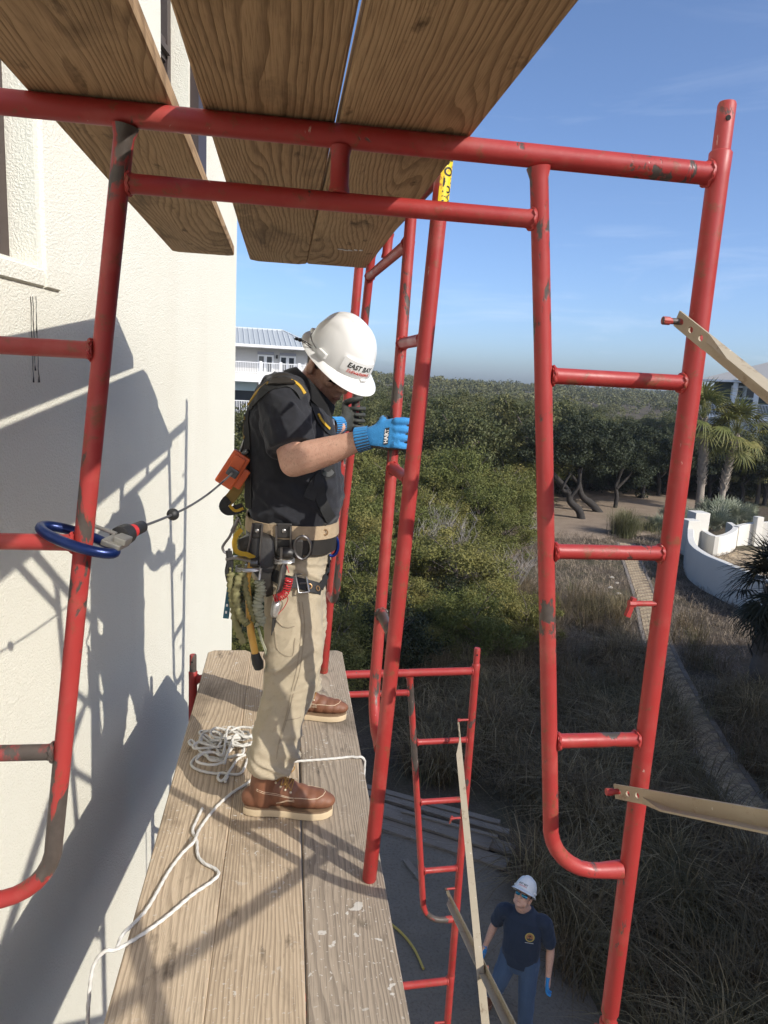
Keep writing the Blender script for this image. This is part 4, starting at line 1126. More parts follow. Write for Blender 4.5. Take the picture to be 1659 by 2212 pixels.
def palm(label, x, y, h, r0, nf, fr, lean=(0, 0), boots=True, sc=1.0, trunkmat='palm_trunk', seed=0, lowest=-60):
    q = random.Random(seed); z0 = ground_z(x, y); t_ = thing('cabbage_palm', label, 'palm', (x, y, z0), 0, 'cabbage palms')
    P = [Vector((lean[0] * k * k / 64, lean[1] * k * k / 64, h * k / 8)) for k in range(9)]; P[0].z = -.2
    mb = MB(); mb.tube(P, [r0 * (1.1 if k < 2 else 1.0) for k in range(9)], 14); mb.build('trunk', M[trunkmat], t_, True, rel=False)
    if boots:
        n = 0
        for k in range(int(h * 17)):
            z = h * .30 + k / (h * 17) * h * .70; a = k * 2.4; rr_ = r0 * 1.0
            c = Vector((lean[0] * (z / h) ** 2, lean[1] * (z / h) ** 2, z)); d = Vector((math.cos(a), math.sin(a), 0)); s_ = Vector((-math.sin(a), math.cos(a), 0))
            w0, w1, L_ = .10 * r0 / .2, .035, .26 * q.uniform(.7, 1.2)
            b0 = c + d * rr_ * .92; b1 = c + d * (rr_ + .12 * q.uniform(.6, 1.2)) + Vector((0, 0, L_)) + s_ * q.uniform(-.06, .06)
            MBb = MB().loft([[b0 - s_ * w0, b0 + s_ * w0, b0 + s_ * w0 + d * .03, b0 - s_ * w0 + d * .03], [b1 - s_ * w1, b1 + s_ * w1, b1 + s_ * w1 + d * .015, b1 - s_ * w1 + d * .015]])
            MBb.build('leaf_base', M[trunkmat], t_, rel=False)
    top = P[-1]
    for k in range(nf):
        a = k * 2.39996; e = lerp(78, lowest, (k + .5) / nf) + q.uniform(-8, 8)
        o = put('frond', fr[k % len(fr)], None, t_); o.rotation_euler = (q.uniform(-.3, .3), -R(e), a + q.uniform(-.2, .2)); o.location = top + Vector((0, 0, .1 - .3 * k / nf)); s_ = sc * q.uniform(.85, 1.12); o.scale = (s_, s_, s_)
    return t_
p1_, p2_ = atZ(1508, 1108, G), atZ(1553, 1112, G)
palm('taller cabbage palm beside the right scaffold leg', p1_.x, p1_.y, 6.0, .23, 30, PF, (-.55, 0), seed=1, sc=1.5)
palm('shorter cabbage palm with yellowed lower fronds', p2_.x, p2_.y, 5.1, .19, 30, PF, (.45, 0), seed=2, sc=1.5)
_np = atZ(1640, 1490, G)
palm('close palm coloured dark for shade, cut by the right picture edge', _np.x, _np.y, 2.75, .30, 34, DPF, (.15, 0), seed=3, sc=1.05, trunkmat='bark', lowest=-70)
# palmetto bushes
PMF = [fan_frond(40 + i, .55, .62, 15, .12, .024, .05) for i in range(2)]
for m_ in PMF: m_.materials.append(M['palmetto_leaf'])
for n, (px, py, s_) in enumerate(((1500, 1155, 1.0), (1545, 1150, 1.25), (1590, 1140, 1.2), (1480, 1140, .95), (1450, 1128, .9), (1530, 1128, 1.2), (1575, 1125, 1.2), (1610, 1130, 1.05), (1555, 1135, 1.4), (1425, 1150, .75))):
    p = atZ(px, py, G); q = random.Random(100 + n)
    t_ = thing('palmetto_bush', 'silvery saw palmetto bush behind the white garden wall', 'shrub', (p.x, p.y, G), 0, 'silvery palmetto bushes')
    for k in range(24):
        o = put('frond', PMF[k % 2], None, t_); e = q.uniform(25, 80); o.rotation_euler = (q.uniform(-.5, .5), -R(e), q.uniform(0, 6.28)); o.location = (q.uniform(-.3, .3), q.uniform(-.3, .3), q.uniform(0, .3)); z = s_ * q.uniform(.8, 1.15); o.scale = (z, z, z)

# ------------------------------------------------------------------ white garden walls and the terrace
base = [atZ(*q, G) for q in ((1484, 1200), (1486, 1238), (1513, 1267), (1560, 1293), (1622, 1325), (1690, 1358))]
CWP = smooth_path([Vector((p.x, p.y, 0)) for p in base], 8)
H0, H1 = 1.30, 1.42
def wall_strip(P, thick, z0, z1, cap=True):
    mb = MB(); rings = []
    for i, p in enumerate(P):
        d = (P[min(i + 1, len(P) - 1)] - P[max(i - 1, 0)]).normalized(); nrm = Vector((d.y, -d.x, 0))
        zz = lerp(z0, z1, i / (len(P) - 1))
        a = p - nrm * thick / 2; b = p + nrm * thick / 2
        rings.append([Vector((a.x, a.y, G - .3)), Vector((b.x, b.y, G - .3)), Vector((b.x, b.y, G + zz - .02)), Vector((b.x - nrm.x * .02, b.y - nrm.y * .02, G + zz)), Vector((a.x + nrm.x * .02, a.y + nrm.y * .02, G + zz)), Vector((a.x, a.y, G + zz - .02))])
    return mb.loft(rings)
gw = thing('garden_wall', 'low curved white garden wall with two square piers', 'garden wall', (base[1].x, base[1].y, G))
wall_strip(CWP, .28, H0, H1).build('curved_wall', M['white_render'], gw)
pA = atZ(1487, 1200, G); pB = atZ(1512, 1192, G)
MB().box((pA.x + .1, pA.y + .3, G + .68), (.62, .62, 1.96)).build('pier', M['white_render'], gw, bevel=.02)
MB().box((pB.x + .25, pB.y + .9, G + .75), (.75, .75, 2.1)).build('pier', M['white_render'], gw, bevel=.02)
gw2 = thing('planter_wall', 'white curved planter wall below the palmettos', 'garden wall', (pB.x + 1, pB.y + 1, G))
pp = [Vector((pB.x + .5, pB.y + .8, 0))] + [Vector((lambda p: (p.x, p.y, 0))(atZ(*q, G))) for q in ((1540, 1200), (1570, 1192), (1583, 1178), (1570, 1166))]
wall_strip(smooth_path(pp, 8), .28, .95, .95).build('planter', M['white_render'], gw2)
gw3 = thing('terrace_wall', 'white wall along the back of the terrace', 'garden wall', (*atZ(1640, 1180, G).xy, G))
pp = [Vector((lambda p: (p.x, p.y, 0))(atZ(*q, G))) for q in ((1586, 1178), (1612, 1176), (1650, 1178), (1720, 1184))]
wall_strip(smooth_path(pp, 8), .28, 1.0, 1.35).build('wall', M['white_render'], gw3)
pc = atZ(1630, 1178, G); MB().box((pc.x, pc.y, G + .70), (.36, .36, 1.6)).build('pier', M['white_render'], gw3, bevel=.02)
# terrace paving
TP = [atZ(*q, G) for q in ((1512, 1215), (1590, 1192), (1720, 1190), (1800, 1300), (1690, 1330), (1600, 1270), (1540, 1240))]
ground_sheet('terrace', [(p.x, p.y) for p in TP], M['tan_paver'], .03, 'brick paved terrace inside the curved wall', wob=0.0)
def in_poly(x, y, Q):
    c = False; j = len(Q) - 1
    for i in range(len(Q)):
        if (Q[i].y > y) != (Q[j].y > y) and x < (Q[j].x - Q[i].x) * (y - Q[i].y) / (Q[j].y - Q[i].y) + Q[i].x: c = not c
        j = i
    return c
bm_ = MB(); cxm = sum(p.x for p in TP) / 7; cym = sum(p.y for p in TP) / 7
for i in range(-30, 30):
    for j in range(-30, 30):
        if (i - j) % 4 == 0: L1, L2 = .196, .094; ox, oy = .105, 0
        elif (i - j) % 4 == 2: L1, L2 = .094, .196; ox, oy = 0, .105 / 2
        else: continue
        u, v_ = i * .21 * .5 * 1.0, j * .21 * .5
        x, y = cxm + (u * .8 - v_ * .6) * 2, cym + (u * .6 + v_ * .8) * 2
        if in_poly(x, y, TP):
            Mx = Matrix.Translation((x, y, ground_z(x, y) + .036)) @ Matrix.Rotation(.64, 4, 'Z')
            bm_.add([Mx @ Vector(p) for p in ((-L1, -L2, 0), (L1, -L2, 0), (L1, L2, 0), (-L1, L2, 0))], [(0, 1, 2, 3)])
pv = bm_.build('terrace_brick', M['tan_paver'], None, kind='stuff'); pv.parent = bpy.data.objects['terrace']
# ------------------------------------------------------------------ people
def skin_mat(name, a, b):
    t = NT(name); v = t.coord()
    c = t.mix(t.noise(v, 22, 5, .6), a, b)
    c = t.mix(t.ramp(t.noise(v, 60, 4, .65), [(.45, 0), (.7, .4)]), c, (.52, .24, .17)); c = t.mix(t.ramp(t.noise(t.coord((1, 1, .35)), 260, 3, .7), [(.55, 0), (.66, .5)]), c, tuple(k * .5 for k in a))
    t.bump(t.noise(v, 220, 3), .25, .0015)
    M[name] = t.fin(c, .5, 0, .4, Subsurface_Weight=.08, Subsurface_Radius=(.012, .005, .003), Subsurface_Scale=.4)
skin_mat('skin', (.57, .315, .22), (.70, .44, .325))
def cloth_mat(name, a, b, weave=700, bump=.25, rough=.85, big=6):
    t = NT(name); v = t.coord()
    c = t.mix(t.noise(v, big, 5, .6), a, b); c = t.mix(t.ramp(t.noise(v, 90, 3), [(.55, 0), (.75, .35)]), c, tuple(k * .75 for k in a))
    t.bump(t.math('ADD', t.noise(v, weave, 2), t.math('MULTIPLY', t.noise(v, 45, 4), .8)), bump, .003)
    M[name] = t.fin(c, rough, 0, .2, Sheen_Weight=.15)
cloth_mat('black_shirt', (.016, .017, .021), (.028, .029, .035))
cloth_mat('collar_black', (.008, .008, .009), (.014, .014, .015))
cloth_mat('khaki', (.37, .31, .215), (.45, .38, .27), 500, .3)
cloth_mat('khaki_seam', (.30, .25, .17), (.34, .28, .20), 500, .3)
cloth_mat('navy_shirt', (.022, .032, .055), (.03, .042, .07))
cloth_mat('denim', (.05, .085, .15), (.085, .13, .21), 400, .3)
cloth_mat('glove_blue', (.030, .20, .47), (.055, .28, .60), 300, .4)
simple('glove_coat', (.040, .042, .036), .7, 0, .3, 60, .3)
simple('glove_black', (.02, .025, .03), .7)
simple('webbing_black', (.014, .014, .014), .7, 0, .2, 60, .3)
simple('webbing_yellow', (.50, .30, .018), .7, 0, .25, 40, .3)
simple('webbing_tan', (.40, .30, .19), .8, 0, .25, 40, .4)
simple('webbing_brown', (.21, .135, .03), .75, 0, .3, 40, .3)
simple('leather_dark', (.030, .027, .024), .45, 0, .3, 40, .2)
simple('hat_white', (.80, .80, .78), .28, 0, .015, 6, spec=.5)
simple('hat_slot', (.12, .12, .12), .6)
simple('hair', (.10, .085, .075), .8, 0, .5, 180, .4)
simple('lens_black', (.012, .012, .014), .12, 0, .1, spec=.6)
simple('lens_blue', (.02, .22, .34), .08, .4, .3, 30, spec=.9)
simple('boot_leather', (.185, .075, .038), .58, 0, .42, 22, .2)
simple('boot_sole', (.56, .44, .28), .8, 0, .1, 20, .1)
simple('boot_welt', (.20, .13, .075), .7)
simple('lace', (.34, .185, .045), .8)
simple('stitch', (.60, .46, .32), .8)
simple('eyelet', (.70, .62, .46), .4, .4)
simple('lip', (.36, .145, .11), .5)
simple('print_red', (.60, .05, .03), .6, 0, 0.0)

def sup(c, ax, ay, rx, ry, n=20, pw=2.3):
    c = Vector(c); out = []
    for k in range(n):
        a = 2 * math.pi * k / n; ca, sa = math.cos(a), math.sin(a)
        out.append(c + ax * (rx * math.copysign(abs(ca) ** (2 / pw), ca)) + ay * (ry * math.copysign(abs(sa) ** (2 / pw), sa)))
    return out
def limb(mb, pts, radii, seg=14, n=5):
    """round-ended tapering limb"""
    P = smooth_path(pts, n) if len(pts) > 2 else [Vector(p) for p in pts]
    K = len(P); m_ = len(pts) - 1
    rr = []
    for i in range(K):
        u = i / (K - 1) * m_; j = min(int(u), m_ - 1); rr.append(lerp(radii[j], radii[j + 1], u - j))
    mb.tube(P, rr, seg); mb.ball(P[0], rr[0], seg, 8); mb.ball(P[-1], rr[-1], seg, 8)
def vlerp(P, t): return P[0].lerp(P[1], t)

class Head:
    """f forward, s to the head's left, u up"""
    def __init__(h, c, f, u):
        h.c = Vector(c); h.f = Vector(f).normalized(); h.u = Vector(u); h.u = (h.u - h.f * h.u.dot(h.f)).normalized(); h.s = h.u.cross(h.f)
        h.M = Matrix((h.f, h.s, h.u)).transposed()
    def p(h, x, y, z): return h.c + h.f * x + h.s * y + h.u * z
    def flesh(h, mb, neck_to):
        b = lambda c, r, **k: mb.ball(h.p(*c), r, 18, 12, h.M if 'M' not in k else h.M @ k['M'])
        b((-.012, 0, .035), (.099, .078, .095))
        rings = []
        for z, fr, bk, w, pw in ((.06, .080, -.09, .070, 2.2), (.032, .087, -.09, .073, 2.3), (.004, .080, -.085, .0725, 2.4), (-.028, .084, -.07, .069, 2.4), (-.055, .088, -.05, .062, 2.3), (-.08, .089, -.025, .052, 2.3), (-.10, .084, .0, .040, 2.3), (-.112, .070, .02, .026, 2.2)):
            rings.append(sup(h.p((fr + bk) / 2, 0, z), h.f, h.s, (fr - bk) / 2, w, 20, pw))
        mb.loft(rings)
        b((.083, 0, .030), (.016, .058, .012))
        mb.tube([h.p(.086, 0, .022), h.p(.097, 0, .0), h.p(.108, 0, -.020), h.p(.104, 0, -.030)], [.008, .0105, .0135, .011], 10)
        mb.ball(h.p(.107, 0, -.021), .0125, 10, 8)
        for s in (-1, 1):
            b((.094, .0125 * s, -.027), (.011, .0085, .008)); b((.060, .047 * s, -.018), (.022, .020, .018)); b((.03, .062 * s, -.06), (.03, .012, .03))
            E = Matrix.Rotation(.35 * s, 3, 'Z') @ Matrix.Rotation(-.2, 3, 'Y')
            b((-.016, .083 * s, -.006), (.022, .007, .034), M=E); b((-.020, .087 * s, .006), (.019, .007, .022), M=E)
            mb.tube([h.p(-.004, .076 * s, -.03), h.p(-.014, .084 * s, -.034), h.p(-.030, .086 * s, -.015)], .0065, 8)
        b((.086, 0, -.060), (.010, .025, .0055)); b((.084, 0, -.073), (.010, .021, .0060)); b((.080, 0, -.098), (.015, .022, .015))
        n0 = h.p(-.035, 0, -.02); n1 = h.p(-.035, 0, -.085); n2 = Vector(neck_to)
        limb(mb, [n0, n1, n1.lerp(n2, .6), n2], [.058, .060, .060, .062])
    def lips(h, parent):
        mb = MB(); mb.tube([h.p(.0935, -.021, -.0665), h.p(.0965, -.008, -.0655), h.p(.0965, .008, -.0655), h.p(.0935, .021, -.0665)], [.0018, .0028, .0028, .0018], 6); mb.build('mouth', M['lip'], parent, True)
    def hair(h, parent, rear=True):
        mb = MB(); V = []; n = 22; m_ = 9
        for i in range(m_):
            el = lerp(-.72, .55, i / (m_ - 1))
            for k in range(n):
                a = lerp(1.35, 2 * math.pi - 1.35, k / (n - 1)); r_ = 1.035
                lo = el if abs(a - math.pi) < 1.2 else max(el, lerp(-.72, .55, i / (m_ - 1)) * .55 + .05)
                V.append(h.p(-.012 + .099 * r_ * math.cos(lo) * math.cos(a), .078 * r_ * math.cos(lo) * math.sin(a), .03 + .095 * r_ * math.sin(lo)))
        mb.add(V, [(i * n + k, i * n + k + 1, (i + 1) * n + k + 1, (i + 1) * n + k) for i in range(m_ - 1) for k in range(n - 1)])
        mb.build('hair', M['hair'], parent, True)
    def glasses(h, parent, lens, z=.008):
        mb = MB()
        for s in (-1, 1):
            V = []
            for i in range(7):
                for j in range(5):
                    u = lerp(-1, 1, i / 6); v_ = lerp(-1, 1, j / 4); k = math.sqrt(max(0, 1 - .35 * u * u)) 
                    y = .036 + .030 * u; zz = z + .019 * v_ * k - .003 * u
                    V.append(h.p(.103 - 6.2 * y * y - .9 * (zz - z) ** 2 / .02, s * y, zz))
            mb.add(V, [(i * 5 + j, i * 5 + j + 1, (i + 1) * 5 + j + 1, (i + 1) * 5 + j) for i in range(6) for j in range(4)])
        fr_ = mb.build('sunglasses', M[lens], parent, True)
        mb = MB()
        for s in (-1, 1):
            mb.tube(smooth_path([h.p(.076, s * .069, z + .012), h.p(.04, s * .080, z + .012), h.p(-.02, s * .083, z + .012)], 4), .003, 6)
            mb.tube(smooth_path([h.p(.104, s * .004, z + .016), h.p(.099, s * .030, z + .021), h.p(.078, s * .067, z + .016)], 4), .0028, 6)
        mb.tube([h.p(.105, -.006, z + .012), h.p(.106, .006, z + .012)], .003, 6)
        mb.build('frame', M['lens_black'], fr_, True)

def hard_hat(h, brim_c, parent, az=0.0):
    """cap-style safety helmet: ridged dome, peak, rear lip, slots and the company name on the front"""
    c = Vector(brim_c); f = h.f; s = h.s; u = h.u
    A, B, H = .137, .114, .160
    def dome(a, e):
        """a = azimuth from forward, e = 0 at the rim .. 1 at the crown"""
        th = e * math.pi / 2; k = math.cos(th) ** .80; z = H * math.sin(th) ** .95
        x = A * k * math.cos(a); y = B * k * math.sin(a)
        off = 0.0
        w = abs(y)
        # raised centre ridge and two flank ridges that fade to the front
        ridge = .0075 * max(0, 1 - (w / .034) ** 4) * (1 if x < .085 else max(0, 1 - (x - .085) / .025)) * min(1, max(0, (z - .035) / .03))
        fl = .0035 * max(0, 1 - ((w - .066) / .018) ** 2) * min(1, max(0, (z - .045) / .025)) * max(0, 1 - max(0, x) / .10)
        panel = .004 * (1 if (math.cos(a - az) > .80 and .012 < z < .075) else 0)
        n = Vector((x / A ** 2, y / B ** 2, z / H ** 2)); n.normalize()
        return Vector((x, y, z)) + n * (ridge + fl + panel), n
    N, K = 96, 30; V = []
    def W(p): return c + f * p.x + s * p.y + u * p.z
    for i in range(K):
        for k in range(N): V.append(W(dome(2 * math.pi * k / N, i / (K - 1) * .995)[0]))
    mb = MB(); F = [(i * N + k, i * N + (k + 1) % N, (i + 1) * N + (k + 1) % N, (i + 1) * N + k) for i in range(K - 1) for k in range(N)]
    F.append(tuple((K - 1) * N + k for k in range(N)))
    mb.add(V, F)
    hat = mb.build('hard_hat', M['hat_white'], parent, True, angle=28)
    # brim: rolled plate, long in front, short at the sides, a lip at the back
    mb = MB(); rings = [[] for _ in range(7)]
    for k in range(N):
        a = 2 * math.pi * k / N; ca = math.cos(a)
        w = .013 + .036 * max(0, ca) ** 1.6 + .020 * max(0, -ca) ** 3
        drop = .010 + .010 * max(0, ca) ** 2 - .012 * max(0, -ca) ** 4
        base = Vector((A * ca, B * math.sin(a), 0)); n = Vector((ca / A, math.sin(a) / B, 0)).normalized()
        for j, (o, z) in enumerate(((-.006, .004), (-.002, .010), (w * .5, .004 - drop * .35), (w, -drop), (w + .0015, -drop - .003), (w - .002, -drop - .005), (-.006, -.006))):
            rings[j].append(W(base + n * o + Vector((0, 0, z))))
    mb.loft(rings, False); mb.build('brim', M['hat_white'], hat, True, angle=50)
    # rear peak and accessory slots
    for sgn in (-1, 1):
        mb = MB(); a0 = sgn * 1.45
        p, n = dome(a0, .10); nn = (f * n.x + s * n.y + u * n.z); t_ = u.cross(nn).normalized()
        Mx = Matrix((t_, nn, nn.cross(t_) * -1)).transposed()
        mb.box(W(p) + nn * .004, (.040, .014, .020), Mx); o = mb.build('slot_boss', M['hat_white'], hat, bevel=.003)
        mb = MB()
        for a1, a2, e in ((sgn * 1.72, sgn * 2.35, .085), (sgn * 2.45, sgn * 2.7, .075)):
            P = []
            for q in range(7):
                p, n = dome(lerp(a1, a2, q / 6), e); P.append(W(p) + (f * n.x + s * n.y + u * n.z) * .0006)
            mb.tube(P, .0022, 6)
        mb.build('slot', M['hat_slot'], hat, True)
    mb = MB(); mb.loft([[W(Vector(p)) for p in ((-.118, -.05, .010), (-.118, .05, .010), (-.122, .045, .030), (-.122, -.045, .030))], [W(Vector(p)) for p in ((-.150, -.042, .012), (-.150, .042, .012), (-.153, .036, .026), (-.153, -.036, .026))]])
    mb.build('rear_peak', M['hat_white'], hat, bevel=.004)
    mb = MB(); p, n = dome(0, .03); mb.box(W(p) + f * .006 + u * .002, (.010, .026, .009), h.M); mb.build('front_clip', M['hat_white'], hat, bevel=.002)
    def print_on(text, size, e0, mat, shear, a0, bold):
        tm = text_mesh('hat_print', text, size, shear, bold=bold)
        bm = bmesh.new(); bm.from_mesh(tm); bmesh.ops.triangulate(bm, faces=bm.faces)
        bmesh.ops.subdivide_edges(bm, edges=[e for e in bm.edges if e.calc_length() > .006], cuts=2, use_grid_fill=False); bm.to_mesh(tm); bm.free()
        for v_ in tm.vertices:
            a = a0 + v_.co.x / .118; z = e0 + v_.co.y
            e = math.asin(min(.99, max(0, z / H)) ** (1 / .95)) / (math.pi / 2)
            p, n = dome(a, e); v_.co = W(p + n * .0012)
        o = put('hat_print', to_parent(tm, hat), M[mat], hat)
        return o
    print_on('EAST BAY', .0235, .050, 'print_black', .18, az, .0006)
    print_on('ELEVATIONS', .0165, .0305, 'print_red', .18, az, .0001)
    mb = MB(); P = []
    for q in range(9):
        p, n = dome(az + lerp(-.28, .28, q / 8), .115); P.append(W(p + n * .001))
    mb.tube(P, .0008, 5); mb.build('underline', M['print_red'], hat, True)
    return hat

def grip_glove(parent, wrist, Tc, ax, e1, e2, rt=.018, finger=.0104, span=.0262, label=None, cuff_from=None, logo=False, thumb_up=False, reach=215, dark=False):
    """work glove closed round a tube. e1: outward side the fingers pass; e2: side the back of the hand is on"""
    ax = Vector(ax).normalized(); e1 = Vector(e1); e1 = (e1 - ax * e1.dot(ax)).normalized(); e2 = Vector(e2); e2 = (e2 - ax * e2.dot(ax) - e1 * e2.dot(e1)).normalized()
    Tc = Vector(Tc); wrist = Vector(wrist)
    def pol(phi, r, z): a = R(phi); return Tc + (e2 * math.cos(a) + e1 * math.sin(a)) * r + ax * z
    mb = MB()
    for i in range(4):
        z = (1.5 - i) * span; Lf = (1.0, 1.06, 1.0, .86)[i]
        P = [pol(-6, .046, z * .92), pol(22, .050, z), pol(52, .047, z), pol(82, .040, z * 1.03), pol(88 + 42 * Lf, .034, z * 1.03), pol(90 + 85 * Lf, .0305, z * .98), pol(90 + (reach - 90) * Lf, .0305, z * .96)]
        limb(mb, P, [.0125, .0120, finger * .98, finger * .98, finger * .93, finger * .9, finger * .8], 10, 4)
    # palm
    wdir = (pol(0, .046, 0) - wrist).normalized()
    K0 = pol(10, .045, 0); rings = []
    for t_, hh, th in ((0.0, .031, .024), (.25, .036, .024), (.55, .046, .021), (.85, .049, .017), (1.0, .047, .014)):
        cc = wrist.lerp(K0, t_); nrm = wdir.cross(ax).normalized(); a2 = nrm.cross(wdir).normalized()
        rings.append(sup(cc, a2, nrm, hh, th, 18, 2.8))
    mb.loft(rings); mb.ball(wrist, .026, 14, 8)
    # thumb leaves the side of the palm near its base
    base = wrist.lerp(K0, .35) + ax * .026
    if thumb_up:
        P = [base, pol(-88, .046, .052), pol(-125, .043, .066), pol(-165, .040, .078), pol(-205, .041, .088)]
    else:
        P = [base, pol(-66, .044, .030), pol(-105, .037, .036), pol(-150, .033, .034), pol(-185, .032, .028)]
    limb(mb, P, [.017, .0155, .0138, .0128, .0108], 10, 4)
    me = remesh(mb, 'glove', .0026, 4)
    me.materials.append(M['glove_blue']); me.materials.append(M['glove_coat'])
    mi = []
    for p in me.polygons:
        rel = p.center - Tc; zz = rel.dot(ax); rad_ = rel - ax * zz
        inward = -rad_.normalized().dot(p.normal); phi = math.degrees(math.atan2(rad_.dot(e1), rad_.dot(e2)))
        low = zz < -1.5 * span - .006
        palmside = (p.normal.dot(e2) < -.15 and -170 < phi < 5)
        coat = inward > -.05 or low or palmside or (phi > 165 or phi < -120) and rad_.length < .058
        if dark: coat = p.normal.dot(e2) < .25
        mi.append(1 if coat else 0)
    me.polygons.foreach_set('material_index', mi)
    g_ = put('glove', to_parent(me, parent), None, parent, label)
    # knitted cuff: ribs with dark grooves
    if cuff_from is not None:
        a = Vector(cuff_from); b = wrist.lerp(K0, .12); P = [a, a.lerp(b, .06), a.lerp(b, .5), b]; rr = [.0385, .0395, .0375, .036]
        T, N_, B_ = frames(P); V = []; seg = 72
        for i in range(4):
            for k in range(seg):
                an = 2 * math.pi * k / seg; r_ = rr[i] * (1 + (.022 if k % 3 else -.03)); fl = .92
                V.append(P[i] + N_[i] * math.cos(an) * r_ + B_[i] * math.sin(an) * r_ * fl)
        mb = MB(); mb.add(V, [(i * seg + k, i * seg + (k + 1) % seg, (i + 1) * seg + (k + 1) % seg, (i + 1) * seg + k) for i in range(3) for k in range(seg)])
        mb.m = [1 if k % 3 == 0 else 0 for i in range(3) for k in range(seg)]
        mb.build('cuff', [M['glove_blue'], M['glove_black']], g_)
    if logo:
        bv = bvh_of(to_mesh_world(me, parent)); 
        def stick(name, tm, mat, c0, xd, yd, off):
            for v_ in tm.vertices:
                q = c0 + xd * v_.co.x + yd * v_.co.y; loc, nn, _, _ = bv.find_nearest(q); v_.co = (q - nn * (q - loc).dot(nn)) + nn * off
            put(name, to_parent(tm, g_), M[mat], g_)
        cpt = wrist.lerp(K0, .56) + e2 * .030; nrm = wdir
        bar = bpy.data.meshes.new('label_bar'); W_, H_ = .054, .0135
        Vb = [((i / 8 - .5) * W_, (j - .5) * H_, 0) for i in range(9) for j in range(2)]
        bar.from_pydata(Vb, [], [(2 * i, 2 * i + 1, 2 * i + 3, 2 * i + 2) for i in range(8)])
        stick('label_bar', bar, 'glove_black', cpt, ax, -wdir, .0016)
        tm = text_mesh('glove_print', 'HART', .0165, bold=.0007, space=1.05); stick('glove_print', tm, 'hat_white', cpt, ax, -wdir, .0022)
        tm = text_mesh('size_mark', 'L', .017, bold=.0002); stick('size_mark', tm, 'glove_black', wrist.lerp(K0, .80) + e2 * .03 - ax * .026, wdir, ax, .0016)
    return g_
def to_mesh_world(me, parent):
    m2 = me.copy(); m2.transform(inv_of(parent).inverted()); return m2

def boot(parent, heel, d, L_=.305, shaft_to=None, label=None):
    """moc-toe work boot; heel = back of the sole on the floor, d = direction of the toe"""
    heel = Vector(heel); d = Vector(d).normalized(); z = Vector((0, 0, 1)); s = z.cross(d)
    def P(x, y, zz): return heel + d * x + s * y + z * zz
    prof = [(0.0, .020), (.012, .030), (.04, .036), (.09, .034), (.14, .036), (.19, .046), (.235, .050), (.27, .045), (.292, .033), (.305, .014)]
    def outline(k, grow=0.0, n=10):
        up = [(x, w + grow) for x, w in prof]; sc_ = L_ / .305
        pts = [(x * sc_ + (grow if i == len(prof) - 1 else (-grow if i == 0 else 0)), w) for i, (x, w) in enumerate(up)]
        return [P(x, w, k) for x, w in pts] + [P(x, -w, k) for x, w in reversed(pts)]
    b_ = MB(); b_.loft([outline(0, -.002), outline(.003, .003), outline(.022, .004), outline(.027, .002)])
    mb = MB()
    for x, w, zc, h_ in ((.03, .034, .055, .040), (.07, .035, .065, .045), (.11, .034, .078, .056), (.15, .037, .073, .050), (.19, .043, .063, .041), (.225, .046, .058, .033), (.255, .042, .055, .031), (.272, .034, .050, .026)):
        mb.ball(P(x * L_ / .305, 0, zc), (.045, w + .002, h_), 16, 10, Matrix((d, s, z)).transposed())
    top = Vector(shaft_to) if shaft_to else P(.065, 0, .20)
    limb(mb, [P(.062, 0, .06), P(.062, 0, .11), P(.060, 0, .11).lerp(top, .5), top], [.046, .047, .050, .054], 16)
    me = remesh(mb, 'boot', .0038, 6)
    co = [v_.co for v_ in me.vertices]
    for v_ in me.vertices:
        if v_.co.z < heel.z + .026: v_.co.z = heel.z + .026
    o = put('boot', to_parent(me, parent), M['boot_leather'], parent, label)
    b_.build('sole', M['boot_sole'], o, True, angle=50)
    w_ = MB(); w_.loft([outline(.0272, .0025), outline(.0325, .0015)]); w_.build('welt', M['boot_welt'], o, True, angle=50)
    bv = bvh_of(to_mesh_world(me, parent))
    def snap(q, off=.0012):
        loc, nn, _, _ = bv.find_nearest(q); return loc + nn * off
    sc_ = L_ / .305
    mb = MB()
    for sg in (1, -1):
        # moc seam round the toe, quarter seams
        mb.tube([snap(P(x * sc_, sg * y, zz)) for x, y, zz in ((.175, .040, .078), (.20, .044, .080), (.23, .043, .078), (.255, .033, .074), (.27, .016, .070), (.274, 0, .069))], .0014, 5)
        for dz in (0, .006):
            mb.tube([snap(P(x * sc_, sg * .06, zz + dz)) for x, zz in ((.035, .105), (.07, .096), (.11, .086), (.15, .080), (.168, .080))], .0009, 4)
            mb.tube([snap(P(x * sc_, sg * .06, zz + dz)) for x, zz in ((.115, .038), (.13, .052), (.15, .062), (.17, .068))], .0009, 4)
    mb.build('stitching', M['stitch'], o, True)
    mb = MB(); ml = MB(); q = random.Random(4)
    for i, (x, zz) in enumerate(((.108, .128), (.125, .113), (.142, .102), (.160, .094))):
        A_ = [snap(P(x * sc_, sg * .030, zz), .002) for sg in (1, -1)]
        for a_ in A_: mb.ball(a_, .0042, 8, 6)
        m_ = snap(P(x * sc_ + .008, 0, zz + .03), .005); ml.tube(smooth_path([A_[0], m_, A_[1]], 4), .0020, 5)
        if i < 3: ml.tube(smooth_path([A_[0], snap(P(x * sc_ + .02, 0, zz + .02), .005), A_[1]], 4), .0020, 5)
    for k in range(4):
        c0 = snap(P(.120 * sc_, 0, .15), .006); sg = (1, -1, 1, -1)[k]; sp = .02 + .012 * k
        ml.tube(smooth_path([c0, c0 + s * sg * sp + z * .010 + d * .01, c0 + s * sg * (sp + .018) - z * .012 + d * (.03 if k > 1 else .005), c0 + s * sg * sp * .6 - z * .016 + d * .014], 5), .0020, 5)
    mb.build('eyelet', M['eyelet'], o, True); ml.build('laces', M['lace'], o, True)
    return o

